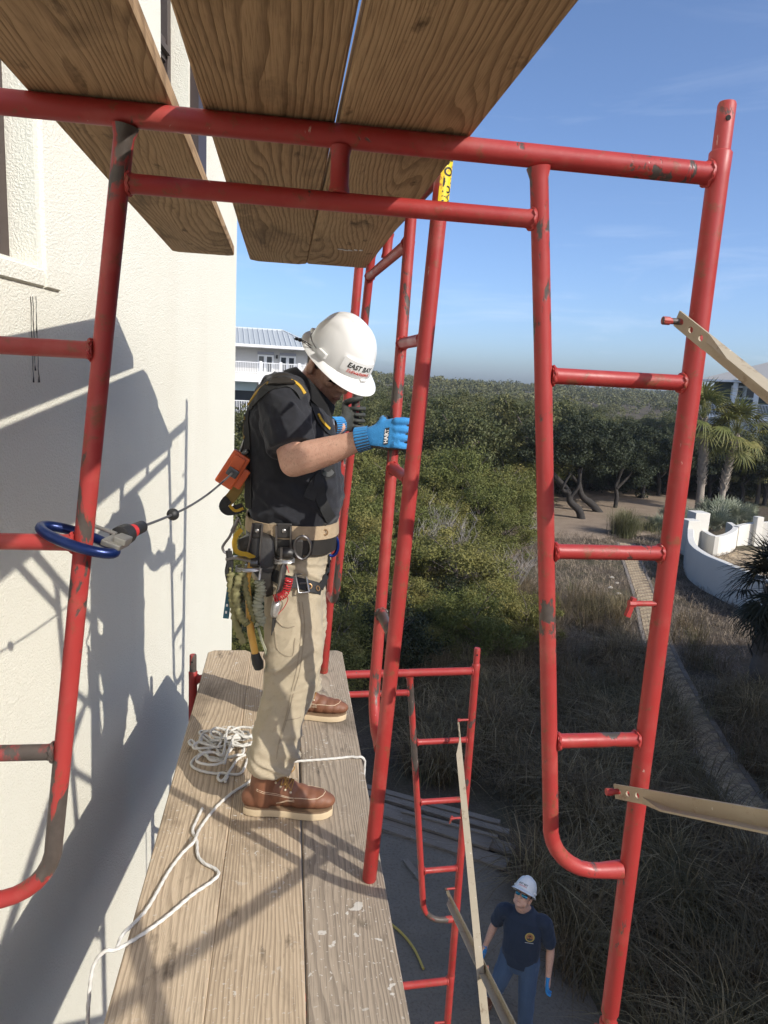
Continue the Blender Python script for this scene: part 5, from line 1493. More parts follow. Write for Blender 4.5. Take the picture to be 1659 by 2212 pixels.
def folds(p, f=7.0, stretch=(1, 1, .55), seed=0.0):
    q = Vector((p.x * stretch[0] * f, p.y * stretch[1] * f, p.z * stretch[2] * f + seed))
    w = Vector((noise.noise(q * .8 + Vector((3, 1, 2))), noise.noise(q * .8 + Vector((7, 5, 1))), 0)) * .7
    nn_ = noise.noise(q + w); a = 1.12 - math.sqrt(nn_ * nn_ + .008) * 2.2
    return max(0, a) ** 2 - .25

X_, Y_, Z_ = Vector((1, 0, 0)), Vector((0, 1, 0)), Vector((0, 0, 1))
# ================================================================== the worker on the deck
wk = thing('person', 'worker in white hard hat and harness steadying a leaning red frame', 'person', (.06, 2.62, DECK))
def lerp_tube(z0): return lean_pt(-lerp(.385, .55, (1.98 - z0) / (1.98 - .545)), 0, z0)
def lean_far(z0): return lean_pt(lerp(.385, .55, (1.98 - z0) / (1.98 - .545)), 0, z0)
LAX = LMAT @ Vector((0, 0, 1))
T1 = lerp_tube(1.302); T2 = lean_far(1.292)
W1 = atY(792, 946, 2.205); W2 = atY(733, 921, 3.03)
brim_c = Vector((.195, 2.65, .066))
fy = R(-48)
hf = Matrix.Rotation(fy, 3, 'Z') @ Vector((.814, 0, -.58)); hu = Matrix.Rotation(fy, 3, 'Z') @ Vector((.58, 0, .814))
H_ = Head(brim_c - hf * .012 - hu * .052, hf, hu)
SH1, EL1 = Vector((-.005, 2.455, -.085)), atY(634, 1000, 2.335)
SH2, EL2 = Vector((.0, 2.86, -.085)), Vector((.06, 3.03, -.31))
mb = MB()
H_.flesh(mb, (.050, 2.65, -.075))
mb.loft([sup(c, X_, Y_, rx, ry, 20, 2.4) for c, rx, ry in (((.045, 2.64, -.62), .12, .16), ((.045, 2.64, -.45), .135, .165), ((.04, 2.645, -.28), .13, .17), ((.03, 2.65, -.14), .11, .17), ((.045, 2.65, -.085), .075, .10), ((.05, 2.65, -.06), .05, .06))])
limb(mb, [SH1 + Vector((.02, .06, -.03)), SH1 + Vector((0, 0, -.012)), SH1.lerp(EL1, .5), EL1], [.06, .056, .052, .047])
fw = W1 - EL1
limb(mb, [EL1, EL1 + fw * .22 + Vector((0, -.004, .004)), EL1 + fw * .55, EL1 + fw * .85, W1], [.047, .053, .045, .033, .028], 16)
limb(mb, [SH2 + Vector((.02, -.06, -.03)), SH2 + Vector((0, 0, -.012)), EL2, W2], [.06, .055, .046, .029])
for W_, T_, sg in ((W1, T1, -1), (W2, T2, 1)):                     # hands inside the gloves
    limb(mb, [W_, W_.lerp(T_ + Y_ * sg * .04, .6), T_ + Y_ * sg * .042], [.024, .017, .013])
for P, rr in (([(.03, 2.575, -.64), (.05, 2.48, -.85), (.03, 2.39, -1.08), (-.005, 2.285, -1.36), (-.01, 2.275, -1.44)], [.09, .078, .055, .042, .04]),
              ([(.05, 2.71, -.64), (.075, 2.80, -.85), (.10, 2.87, -1.08), (.085, 2.965, -1.36), (.085, 2.968, -1.44)], [.09, .078, .055, .042, .04])): limb(mb, P, rr)
me = remesh(mb, 'body', .0042, 4)
me.materials.append(M['skin']); put('body', to_parent(me, wk), None, wk)
H_.lips(wk); H_.hair(wk); H_.glasses(wk, 'lens_black', .006)
hard_hat(H_, brim_c, wk, -.26)
# shirt
mb = MB()
tor = [((.045, 2.635, -.545), .152, .188), ((.046, 2.635, -.50), .166, .196), ((.050, 2.635, -.43), .178, .200), ((.042, 2.64, -.34), .174, .200), ((.032, 2.645, -.23), .166, .205), ((.020, 2.65, -.14), .150, .212), ((.020, 2.65, -.075), .124, .205), ((.028, 2.65, -.025), .095, .150), ((.040, 2.65, .008), .075, .085)]
tr_ = [sup(c, X_, Y_, rx, ry, 28, 2.5) for c, rx, ry in tor]
for k_, sl in ((-3, .25), (-2, .62), (-1, .88)): tr_[k_] = [p - Z_ * max(-.02, (p.x + .03)) * sl for p in tr_[k_]]
mb.loft(tr_)
slv = (atY(600, 992, 2.38) + atY(699, 941, 2.31)) / 2; slv = SH1.lerp(EL1, .78) 
limb(mb, [SH1 + Vector((.02, .07, .01)), SH1 + Vector((0, 0, .0)), SH1.lerp(EL1, .45)], [.075, .083, .086], 16)
dS = (EL1 - SH1).normalized()
def sring(t_, r_): return sup(SH1.lerp(EL1, t_), dS.cross(Y_).normalized(), dS.cross(dS.cross(Y_)).normalized(), r_, r_ * .98, 18, 2.1)
mb.loft([sring(.3, .080), sring(.5, .083), sring(.66, .082), sring(.78, .080)])
dS2 = (EL2 - SH2).normalized()
limb(mb, [SH2 + Vector((.02, -.07, .01)), SH2, SH2.lerp(EL2, .6)], [.075, .082, .075], 16)
me = remesh(mb, 'shirt', .0058, 5)
def shirt_fold(p, n):
    k = .0085 * folds(p, 8.5, (1, 1, .8), 4.0) + .003 * noise.noise(p * 24) + .003 * folds(p, 19, (1, 1, 1), 7.0)
    if p.z < -.36: k += .009 * folds(Vector((p.x, p.y, p.z * 2.0 + p.x * .9)), 7, (.5, .5, 1.1), 1.0)
    d_ = (p - SH1.lerp(EL1, .5)).length
    if d_ < .16: k += .006 * folds(Vector((p.x + p.z, p.y, p.z * .2)), 13, (1, .6, .5), 8.0)
    return k
displace(me, shirt_fold)
shirt_w = me.copy(); SBV = bvh_of(shirt_w)
put('shirt', to_parent(me, wk), M['black_shirt'], wk)
# collar
mb = MB(); nk = Vector((.092, 2.65, -.046)); tilt = Matrix.Rotation(R(43), 3, 'Y')
rings = []
for z, rx, ry in ((-.030, .108, .098), (-.01, .102, .090), (.012, .096, .083), (.022, .094, .080), (.022, .100, .086), (.004, .112, .098), (-.024, .124, .112), (-.026, .118, .106)):
    rings.append([nk + tilt @ (p) for p in sup((.012 * 1, 0, z), X_, Y_, rx, ry, 30, 2.0)])
mb.loft(rings, False); mb.build('collar', M['collar_black'], wk, True, angle=60)
# trousers
mb = MB()
mb.loft([sup(c, X_, Y_, rx, ry, 26, 2.5) for c, rx, ry in (((.045, 2.635, -.49), .150, .182), ((.043, 2.635, -.55), .152, .185), ((.040, 2.635, -.65), .150, .192), ((.040, 2.635, -.72), .142, .190), ((.045, 2.635, -.77), .12, .15))])
def leg(rows): mb.loft([sup(c, X_, Y_, rx, ry, 22, 2.3) for c, rx, ry in rows])
leg([((.040, 2.575, -.62), .128, .118), ((.050, 2.535, -.74), .118, .112), ((.052, 2.50, -.82), .105, .105), ((.060, 2.455, -.93), .100, .097), ((.058, 2.415, -1.02), .096, .092), ((.042, 2.375, -1.11), .086, .086), ((.015, 2.33, -1.21), .080, .083), ((-.002, 2.300, -1.27), .081, .083), ((-.008, 2.288, -1.310), .084, .084), ((-.008, 2.285, -1.330), .081, .082)])
leg([((.045, 2.70, -.62), .128, .118), ((.062, 2.75, -.76), .115, .110), ((.080, 2.79, -.88), .104, .100), ((.102, 2.84, -1.02), .098, .092), ((.108, 2.885, -1.14), .090, .088), ((.098, 2.93, -1.26), .085, .086), ((.095, 2.955, -1.33), .086, .086), ((.095, 2.960, -1.365), .086, .086)])
me = remesh(mb, 'trousers', .0058, 5)
def trouser_fold(p, n):
    k = .0105 * folds(p, 7.5, (1, 1, .75), 2.0) + .003 * noise.noise(p * 26) + .004 * folds(p, 17, (1, 1, 1), 5.0)
    hem = max(0, min(1, (-1.18 - p.z) / .12)); k += hem * .022 * folds(Vector((p.x, p.y, p.z * 2.2 + p.x * .9)), 8, (.6, .6, 1.2), 6.0)
    kn = math.exp(-((p.z + 1.04) / .07) ** 2); k += kn * .013 * folds(Vector((p.x, p.y, p.z * 1.8 - p.x * .8)), 9, (.6, .6, 1.2), 3.0)
    hp = math.exp(-((p.z + .70) / .06) ** 2); k += hp * .011 * folds(Vector((p.x, p.y, p.z * 2 + p.x * .7)), 9, (.6, .6, 1.2), 9.0)
    return k
displace(me, trouser_fold)
TBV = bvh_of(me.copy())
put('trousers', to_parent(me, wk), M['khaki'], wk); trs = bpy.data.objects['trousers']
bootN = boot(wk, (-.096, 2.277, DECK + .001), (.2835, -.032, 0), .30, (-.006, 2.278, -1.31))
bootF = boot(wk, (.012, 2.982, DECK + .001), (.297, -.035, 0), .30, (.085, 2.966, -1.32))
gl1 = grip_glove(wk, W1, T1, LAX, X_, -Y_, cuff_from=atY(771, 951, 2.215), logo=True)
gl2 = grip_glove(wk, W2, T2, LAX, X_, Y_, cuff_from=atY(716, 921, 3.01), thumb_up=True, reach=235, dark=True)
mb = MB(); a_ = atY(709, 921, 3.0); b_ = atY(721, 922, 3.0); mb.tube([a_, a_.lerp(b_, .5), b_], [.033, .035, .033], 18); mb.build('wrist_watch', simple('watch_grey', (.16, .18, .22), .4, .3), wk, True)

def drape(bv, pix, sub=4, off=.002):
    """points where sight lines through these places meet the body, and the surface normals there"""
    P = []; N_ = []
    q = smooth_path([Vector((x, y, 0)) for x, y in pix], sub)
    for p in q:
        d = ray(p.x, p.y).normalized(); hit = bv.ray_cast(Vector((0, 0, 0)), d, 6)
        if hit[0] is None: continue
        P.append(hit[0] + hit[1] * off); N_.append(hit[1])
    # ease the normals
    N2 = [sum((N_[max(0, min(len(N_) - 1, i + j))] for j in (-2, -1, 0, 1, 2)), Vector()).normalized() for i in range(len(N_))]
    return P, N2
def strap(name, bv, pix, w, mat, parent, th=.003, off=.002, sub=4, ease=3):
    P, N_ = drape(bv, pix, sub, off)
    if len(P) < 3: return None
    for _ in range(ease): P = [P[0]] + [(P[i - 1] + P[i] * 2 + P[i + 1]) / 4 for i in range(1, len(P) - 1)] + [P[-1]]
    return MB().ribbon(P, N_, w, th).build(name, M[mat], parent, True, angle=60)
def c1(x, y): return (398.2 + x * .32, 630.4 + y * .32)
def c4(x, y): return (451.2 + x * .176, 1114.8 + y * .176)
# trouser seams, thigh pocket
for dx in (0, 7):
    P, N_ = drape(TBV, [(646 + dx, 1300), (651 + dx, 1350), (647 + dx, 1400), (640 + dx, 1450), (628 + dx * .8, 1500), (617 + dx * .5, 1550), (603, 1600 + dx), (597, 1640)], 5, .001)
    MB().tube(P, .0016, 5).build('seam', M['khaki_seam'], trs, True)
P, N_ = drape(TBV, [c4(830, 1270), c4(900, 1350), c4(980, 1370), c4(1050, 1350)], 5, .001); MB().tube(P, .0024, 5).build('pocket_edge', M['khaki_seam'], trs, True)
P, N_ = drape(TBV, [c4(800, 1300), c4(815, 1450), c4(850, 1650), c4(1020, 1720), c4(1055, 1500)], 5, .001); MB().tube(P, .0018, 5).build('pocket_seam', M['khaki_seam'], trs, True)
P, N_ = drape(TBV, [(616, 1556), (640, 1552), (650, 1548)], 5, .001); MB().tube(P, .0018, 5).build('knee_seam', M['khaki_seam'], trs, True)

# harness ---------------------------------------------------------------------
hn = MB(); P, N_ = drape(SBV, [c1(450, 800), c1(500, 715), c1(570, 650), c1(640, 615), c1(710, 612), c1(765, 650), c1(805, 700)], 5, .003)
harness = hn.ribbon(P, N_, .045, .004).build('harness', M['webbing_black'], wk, True, angle=60)
strap('yellow_edge', SBV, [c1(440, 775), c1(490, 695), c1(545, 645), c1(600, 612)], .013, 'webbing_yellow', harness, .004, .006)
strap('yellow_edge', SBV, [c1(715, 608), c1(760, 632), c1(805, 690)], .012, 'webbing_yellow', harness, .004, .006)
strap('shoulder_pad', SBV, [c1(590, 606), c1(640, 597), c1(720, 600)], .055, 'leather_dark', harness, .006, .005)
strap('chest_strap', SBV, [c1(870, 770), c1(900, 840), c1(945, 905), c1(985, 945)], .040, 'webbing_black', harness, .004, .003)
strap('yellow_edge', SBV, [c1(893, 830), c1(925, 885), c1(972, 930)], .010, 'webbing_yellow', harness, .003, .008)
strap('chest_strap', SBV, [c1(1005, 1205), c1(940, 1235), c1(880, 1290), c1(840, 1400)], .042, 'webbing_black', harness, .004, .003)
strap('waist_strap', SBV, [c1(905, 1260), c1(905, 1340), c1(930, 1430), c1(985, 1535)], .042, 'webbing_black', harness, .004, .003)
o = strap('chest_buckle', SBV, [c1(925, 1215), c1(965, 1235), c1(990, 1210)], .017, 'steel', harness, .004, .006)
strap('back_strap', SBV, [c1(428, 820), c1(425, 900), c1(430, 1000), c1(436, 1150), c1(440, 1300), c1(440, 1460)], .045, 'webbing_black', harness, .004, .002)
strap('yellow_edge', SBV, [c1(420, 850), c1(414, 920), c1(416, 990)], .012, 'webbing_brown', harness, .004, .005)
# back D-ring
dr = atY(*c1(392, 1040), 2.60)
mb = MB(); mb.tube([dr + Matrix.Rotation(R(20), 3, 'Y') @ Vector((0, .026 * math.cos(a), .032 * math.sin(a))) for a in np.linspace(0, 2 * math.pi, 25)], .005, 8); mb.build('d_ring', M['steel'], harness, True)
mb = MB(); mb.box(dr + Vector((.018, 0, .012)), (.03, .07, .075), Matrix.Rotation(R(15), 3, 'Y')); mb.build('d_ring_pad', M['webbing_black'], harness, bevel=.006)
# trailing strap keeper below the lifeline
Pq = [atY(*c1(*p), 2.57) for p in ((420, 1180), (400, 1240), (370, 1310), (325, 1380), (285, 1420))]
MB().ribbon(smooth_path(Pq, 4), [Vector((-.3, -1, .2))] * 17, .040, .006).build('strap_tail', M['webbing_brown'], harness, True, angle=60)
Pq = [atY(*c1(*p), 2.565) for p in ((300, 1400), (275, 1425), (268, 1455), (300, 1480), (350, 1470), (400, 1455))]
MB().ribbon(smooth_path(Pq, 4), [Vector((-.3, -1, .2))] * 21, .032, .007).build('strap_tail', M['webbing_black'], harness, True, angle=60)
Pq = [atY(*c1(*p), 2.558) for p in ((305, 1440), (345, 1478), (400, 1462))]
MB().ribbon(smooth_path(Pq, 4), [Vector((-.3, -1, .2))] * 9, .010, .004).build('yellow_edge', M['webbing_yellow'], harness, True, angle=60)
# belts ---------------------------------------------------------------------------
def belt_ring(name, z0, z1, rx0, ry0, rx1, ry1, mat, parent, tilt=0.0, th=.006, n=56):
    rings = []
    cxy = (.044, 2.634)
    for z, rx, ry in ((z0, rx0, ry0), (z0, rx0 + th, ry0 + th), (z1, rx1 + th, ry1 + th), (z1, rx1, ry1)):
        rings.append([p + Vector((0, 0, (p.x - cxy[0]) * tilt)) for p in sup((*cxy, z), X_, Y_, rx, ry, n, 2.5)])
    mb = MB(); F = []
    mb.loft(rings + [rings[0]], False)
    return mb.build(name, M[mat], parent, True, angle=40)
belt = belt_ring('tool_belt', -.563, -.515, .168, .204, .166, .203, 'webbing_tan', wk, -.03, .006)
belt_ring('padded_belt', -.618, -.565, .162, .200, .164, .202, 'leather_dark', belt, -.03, .007)
BV2 = bvh_of(to_mesh_world(belt.data, belt))
def nearside(x, y, Y): return atY(x, y, Y)
for x0, x1 in ((545, 566), (598, 629)):
    m_ = atY((x0 + x1) / 2, 1146, 2.424); MB().box(m_, ((x1 - x0 + 2) / 620, .010, .052), Matrix.Rotation(R(0), 3, 'Z')).build('tool_frog', M['leather_dark'], belt, bevel=.004)
    MB().ball(m_ + Vector((0, -.007, 0)), (.008, .004, .008), 12, 8).build('rivet', M['steel'], belt, True)
for P in (((546, 1133), (540, 1168), (532, 1204)), ((567, 1133), (563, 1175), (561, 1216)), ((597, 1137), (597, 1165), (597, 1192)), ((628, 1137), (628, 1165), (628, 1190))):
    MB().tube(smooth_path([atY(*p, 2.412) for p in P], 4), .0035, 8).build('wire_loop', M['wet_steel'], belt, True)
mb = MB(); mb.box(atY(693, 1152, 2.47), (.016, .018, .085), Matrix.Rotation(R(18), 3, 'Y')); mb.build('belt_keeper', M['leather_dark'], belt, bevel=.003)
mb = MB(); mb.tube([atY(703 + 5 * math.cos(a), 1150 + 6 * math.sin(a), 2.455) for a in np.linspace(0, 6.283, 17)], .0022, 6); mb.build('grommet', simple('brass', (.42, .25, .12), .4, .7), belt, True)
# hip pad and side D-ring
mb = MB(); q = [(515, 1165), (560, 1150), (596, 1158), (600, 1210), (588, 1250), (590, 1285), (575, 1290), (560, 1255), (530, 1215), (513, 1190)]
fr_ = [atY(x, y, 2.435 - .0) for x, y in q]; ba = [p + Vector((.03, .10, 0)) for p in fr_]; mid = [p + Vector((0, -.014, 0)) + ((sum(fr_, Vector()) / len(fr_)) - p) * .15 for p in fr_]
mb.loft([ba, fr_, mid]); mb.build('hip_pouch', M['leather_dark'], belt, True, angle=50)
mb = MB(); mb.tube([atY(652 + 20 * math.cos(a) + (3 if math.cos(a) < 0 else 0), 1183 + 25 * math.sin(a), 2.418) for a in np.linspace(0, 6.283, 29)], .0052, 8); mb.build('side_d_ring', M['wet_steel'], belt, True)
mb = MB(); mb.box(atY(641, 1185, 2.43), (.045, .02, .07)); mb.build('ring_tab', M['leather_dark'], belt, bevel=.008)
P, N_ = drape(TBV, [(590, 1240), (612, 1252), (640, 1260), (668, 1266), (690, 1273)], 5, .003); MB().ribbon(P, N_, .042, .005).build('leg_strap', M['webbing_black'], harness, True, angle=60)
P, N_ = drape(TBV, [(690, 1270), (700, 1250), (707, 1228), (709, 1205)], 5, .003)
if len(P) > 3: MB().ribbon(P, N_, .03, .004).build('leg_strap', M['webbing_black'], harness, True, angle=60)
bc, bn = drape(TBV, [(651, 1262), (652, 1262), (653, 1262)], 1, .010)
mb = MB(); b0 = bc[0]; n0 = bn[0]; t_ = n0.cross(Z_).normalized(); u_ = t_.cross(n0)
mb.tube([b0 + t_ * (.019 * sx) + u_ * (.034 * sy) for sx, sy in ((-1, -1), (1, -1), (1, 1), (-1, 1), (-1, -1))], .0036, 8); mb.tube([b0 - t_ * .022, b0 + t_ * .010], .003, 6); mb.build('leg_buckle', M['steel'], harness, True)
for x, y in ((667, 1267), (683, 1272)):
    bc, bn = drape(TBV, [(x, y), (x + .5, y), (x + 1, y)], 1, .009); t_ = bn[0].cross(Z_).normalized(); u_ = t_.cross(bn[0])
    MB().tube([bc[0] + t_ * .0085 * math.cos(a) + u_ * .0085 * math.sin(a) for a in np.linspace(0, 6.283, 15)], .0022, 6).build('grommet', M['brass'], harness, True)
# cord toggle of the sunglasses behind the helmet
mb = MB(); a_ = atY(641, 732, 2.62)
for sgn in (0, 6): mb.tube(smooth_path([a_, atY(655, 736 + sgn * .5, 2.62), atY(672, 746 + sgn, 2.60)], 4), .0014, 5)
mb.ball(a_, (.009, .006, .006), 10, 8); mb.ball(a_ + Vector((.012, 0, -.003)), (.009, .007, .007), 10, 8); mb.build('eyewear_cord', M['lens_black'], wk, True)
# ------------------------------------------------------------------ rope on the deck
def rope(name, pts, r, mat, pitch=.030, seg=15, fray=False, n=6):
    """three-strand laid rope"""
    P = smooth_path(pts, n); Q = [P[0]]
    step = .0055
    for a, b in zip(P, P[1:]):
        L_ = (b - a).length
        if L_ < 1e-6: continue
        k = max(1, int(L_ / step))
        for i in range(1, k + 1): Q.append(a.lerp(b, i / k))
    T, N_, B_ = frames(Q); V = []; s = 0
    for i, p in enumerate(Q):
        if i: s += (Q[i] - Q[i - 1]).length
        tw = 2 * math.pi * s / (pitch * 3)
        for k in range(seg):
            a = 2 * math.pi * k / seg; lob = abs(math.cos(1.5 * (a))) 
            rr = r * (.74 + .30 * lob); V.append(p + N_[i] * math.cos(a + tw) * rr + B_[i] * math.sin(a + tw) * rr)
    n_ = len(Q)
    mb = MB(); mb.add(V, [(i * seg + k, i * seg + (k + 1) % seg, (i + 1) * seg + (k + 1) % seg, (i + 1) * seg + k) for i in range(n_ - 1) for k in range(seg)] + [tuple(range(seg - 1, -1, -1)), tuple((n_ - 1) * seg + k for k in range(seg))])
    return mb
t = NT('rope'); v = t.coord(); M['rope'] = t.fin(t.mix(t.noise(v, 40, 4), (.52, .50, .45), (.72, .70, .65)), .75, 0, .3)
def c6(x, y): return (x * .52, 1327 + y * .52)
RZ = DECK + .0054
def dk_(x, y, z=0): return atZ(*c6(x, y), RZ + z)
rp = thing('rope', 'white three strand rope coiled and strung over the deck planks', 'rope', (-.1, 2.4, DECK))
A_ = [(1040, 690), (1030, 700), (960, 745), (890, 810), (830, 890), (805, 945), (760, 990), (700, 1070), (620, 1210), (560, 1280), (510, 1330), (487, 1385)]
PA = [dk_(*p, z=.014 if p == (805, 945) else 0) for p in A_]
B_p = [(840, 806), (815, 860), (800, 900), (817, 938), (822, 1000), (850, 1035), (890, 1055), (908, 1078), (880, 1110), (800, 1165), (700, 1250), (620, 1310), (550, 1355), (486, 1392)]
PB = [dk_(*p) for p in B_p]
e0 = PB[-1]
PB += [e0 + Vector((-.030, -.01, .004)), e0 + Vector((-.055, -.02, -.03)), e0 + Vector((-.060, -.05, -.10)), e0 + Vector((-.055, -.08, -.15)), e0 + Vector((-.045, -.09, -.165))]
rope('line', PA, .0054, 'rope').build('line', M['rope'], rp, True, angle=70)
rope('tail', PB, .0054, 'rope').build('tail', M['rope'], rp, True, angle=70)
PC = [dk_(*p, z=zz) for p, zz in (((1100, 625), .0), ((1205, 613), 0), ((1300, 606), 0), ((1400, 598), 0), ((1455, 592), .001), ((1482, 594), .002))]
e1 = PC[-1]; ex = .350
PC += [Vector((ex - .004, e1.y, RZ + .002)), Vector((ex + .008, e1.y - .003, RZ - .012)), Vector((ex + .009, e1.y - .004, RZ - .05)), Vector((ex + .009, e1.y, RZ - .4)), Vector((ex + .02, e1.y + .03, RZ - 1.5))]
rope('lowered_line', PC, .0052, 'rope').build('lowered_line', M['rope'], rp, True, angle=70)
q = random.Random(12); heap = []
ctr = [(870, 520), (920, 560), (985, 520), (900, 600), (960, 585), (860, 570), (1000, 560), (940, 530), (880, 640), (1010, 530)]
for i, (x, y) in enumerate(ctr):
    c = dk_(x, y); ra, rb = q.uniform(.035, .075), q.uniform(.025, .05); ph = q.uniform(0, 6.28); rot = q.uniform(-.6, .6)
    for k in range(8):
        a = ph + k / 8 * 6.28 * q.uniform(.9, 1.05); d = Vector((ra * math.cos(a), rb * math.sin(a) * 1.2, 0)); d.rotate(Quaternion((0, 0, 1), rot))
        heap.append(c + d + Vector((0, 0, .004 + .004 * i + .010 * q.random())))
heap = [h_ for h_ in heap]
rope('coil', heap, .0054, 'rope').build('coil', M['rope'], rp, True, angle=70)
outer = [(1030, 600), (1000, 660), (940, 662), (870, 658), (810, 640), (795, 615), (830, 580), (870, 565)]
rope('coil', [dk_(*p, z=.002) for p in outer], .0054, 'rope').build('coil', M['rope'], rp, True, angle=70)
outer = [(1060, 500), (1010, 505), (960, 510), (950, 535), (1000, 545), (1060, 530), (1050, 565), (990, 600), (960, 640), (925, 690), (905, 680), (915, 660), (945, 665), (935, 695)]
rope('coil', [dk_(*p, z=.006) for p in outer], .0054, 'rope').build('coil', M['rope'], rp, True, angle=70)
outer = [(905, 545), (850, 500), (835, 525), (800, 545), (785, 530), (800, 525), (825, 560), (860, 590), (920, 600)]
rope('coil', [dk_(*p, z=.010) for p in outer], .0054, 'rope').build('coil', M['rope'], rp, True, angle=70)
outer = [(880, 545), (830, 530), (850, 490), (900, 490), (930, 520), (960, 560)]
rope('coil', [dk_(*p, z=.016) for p in outer], .0054, 'rope').build('coil', M['rope'], rp, True, angle=70)

# ------------------------------------------------------------------ lifeline: block on the back, cable, ball, swivel handle, big hook
simple('orange_case', (.62, .115, .03), .45, 0, .1, 20)
simple('hook_blue', (.008, .022, .10), .3, .5, .3, 30, .15)
simple('cable_grey', (.14, .14, .14), .5, .5)
simple('rubber_black', (.018, .018, .018), .55)
simple('rubber_red', (.52, .03, .03), .5)
simple('latch_steel', (.34, .33, .30), .42, .75, .2, 40)
S0 = atY(503, 1014, 2.50)
ll = thing('retracting_lifeline', 'orange retracting lifeline block on the back of the worker', 'lifeline', S0)
ux = (atY(523, 980, 2.5) - atY(484, 1040, 2.5)).normalized(); uz = Vector((0, -1, 0)); uz = (uz - ux * uz.dot(ux)).normalized(); uy = uz.cross(ux)
Mx = Matrix((ux, uy, uz)).transposed()
MB().box(S0, (.128, .066, .046), Mx).build('case', M['orange_case'], ll, bevel=.007)
MB().box(S0 + ux * .02 + uz * .025, (.070, .044, .016), Mx).build('case_boss', M['orange_case'], ll, bevel=.006)
MB().box(S0 - ux * .012 - uy * .042 - uz * .008, (.075, .03, .03), Mx).build('side_wing', M['orange_case'], ll, bevel=.006)
X0 = atY(503, 1020, 2.455); MB().box(X0 + uz * .012, (.030, .040, .012), Mx).build('cable_outlet', M['dark_steel'], ll, bevel=.004)
mb = MB(); mb.tube(smooth_path([S0 + ux * .06, S0 + ux * .075 + Vector((.01, 0, 0)), dr + Vector((0, 0, -.02)), dr], 4), .008, 8); mb.build('connector', M['dark_steel'], ll, True)
HK = lean_pt(0, 0, 0) * 0 + Vector((-.667 + .76 - lerp(.385, .55, (1.98 - 1.235) / 1.435), 1.425, -1.54 + 1.235))      # the near frame's inner tube
E1 = atY(308, 1137, 1.60); ca = X0 + uz * .018
cab = [ca.lerp(E1, t_ / 20) + Vector((0, 0, -.022 * math.sin(math.pi * t_ / 20))) for t_ in range(21)]
MB().tube(cab, .0032, 8).build('cable', M['cable_grey'], ll, True)
bp = min(cab, key=lambda p: abs(CX + FPX * p.dot(CR) / p.dot(CF) - 372)); MB().ball(bp, .0155, 20, 14).build('stop_ball', M['rubber_black'], ll, True)
hk = thing('scaffold_hook', 'large blue hook clipped round the red frame tube', 'hook', HK)
E2 = atY(252, 1163, 1.475); d = (E2 - E1).normalized()
mb = MB(); mb.tube([E1, E1 + d * .004, E1.lerp(E2, .38), E1.lerp(E2, .39)], [.010, .0135, .0145, .0145], 18); mb.build('swivel_grip', M['rubber_black'], hk, True)
mb = MB(); mb.tube([E1.lerp(E2, .39), E1.lerp(E2, .60)], [.0150, .0150], 18); mb.build('swivel_band', M['rubber_red'], hk, True)
mb = MB(); mb.tube([E1.lerp(E2, .60), E1.lerp(E2, .62), E1.lerp(E2, .76), E1.lerp(E2, .90), E1.lerp(E2, .92)], [.016, .0215, .0225, .0215, .014], 20); mb.build('swivel_bumper', M['rubber_black'], hk, True)
mb = MB(); mb.tube([E1.lerp(E2, .90), E1.lerp(E2, 1.25)], .008, 10); mb.build('swivel_pin', M['latch_steel'], hk, True)
cH = HK + Vector((.020, 0, 0)); ax_ = (atY(240, 1196, 1.41) - atY(92, 1142, 1.44)).normalized(); sx_ = Vector((-.10, 1.0, .10)); sx_ = (sx_ - ax_ * sx_.dot(ax_)).normalized()
P = []
cO = (atY(250, 1185, 1.425) + atY(86, 1146, 1.425)) / 2
for k in range(0, 31):
    a = lerp(R(-38), R(318), k / 30) + R(0); P.append(cO + ax_ * (.076 * math.cos(a)) + sx_ * (-.037 * math.sin(a)))
P = [p for k, p in enumerate(P)]
nz = ax_.cross(sx_)
mb = MB(); seg = 12; T, N_, B_ = frames(P); V = []
for i, p in enumerate(P):
    side = T[i].cross(nz).normalized()
    for k in range(seg):
        a = 2 * math.pi * k / seg; V.append(p + side * math.cos(a) * .0105 + nz * math.sin(a) * .0105)
mb.add(V, [(i * seg + k, i * seg + (k + 1) % seg, (i + 1) * seg + (k + 1) % seg, (i + 1) * seg + k) for i in range(30) for k in range(seg)] + [tuple(range(seg)), tuple(30 * seg + k for k in range(seg))])
mb.build('hook_body', M['hook_blue'], hk, True)
pl = atY(250, 1172, 1.43)
Mh = Matrix((ax_, sx_, nz)).transposed()
MB().box(pl + ax_ * .0, (.040, .050, .012), Mh).build('latch', M['latch_steel'], hk, bevel=.003)
MB().box(pl + ax_ * .012 + nz * .011, (.026, .034, .014), Mh).build('latch_block', M['latch_steel'], hk, bevel=.003)
MB().box(pl - ax_ * .045 + sx_ * .030 + nz * .006, (.060, .014, .005), Mh).build('latch_arm', M['latch_steel'], hk, bevel=.002)

# ------------------------------------------------------------------ tools hanging from the belt
TY = 2.395
def tp(x, y, Y=TY): return atY(*c4(x, y), Y)
simple('wood_handle', (.62, .34, .07), .4, 0, .15, 20)
simple('tape_silver', (.55, .54, .52), .35, .7, .3, 60, .4)
simple('cord_red', (.42, .02, .025), .4, 0, .15)
simple('lanyard_green', (.205, .19, .085), .85, 0, .35, 45, .6, bscale=120)
simple('lanyard_grey', (.30, .30, .21), .85, 0, .25, 45, .5)
simple('tool_teal', (.03, .11, .15), .4, .2)
simple('carabiner_blue', (.01, .035, .22), .25, .6)
hm = thing('hammer', 'claw hammer with orange wooden handle hung from the belt', 'hammer', tp(520, 560))
mb = MB(); mb.tube([tp(520, 560), tp(470, 800), tp(490, 1050), tp(500, 1280), tp(520, 1450), tp(570, 1690)], [.010, .010, .0115, .0125, .013, .0125], 12); mb.build('handle', M['wood_handle'], hm, True)
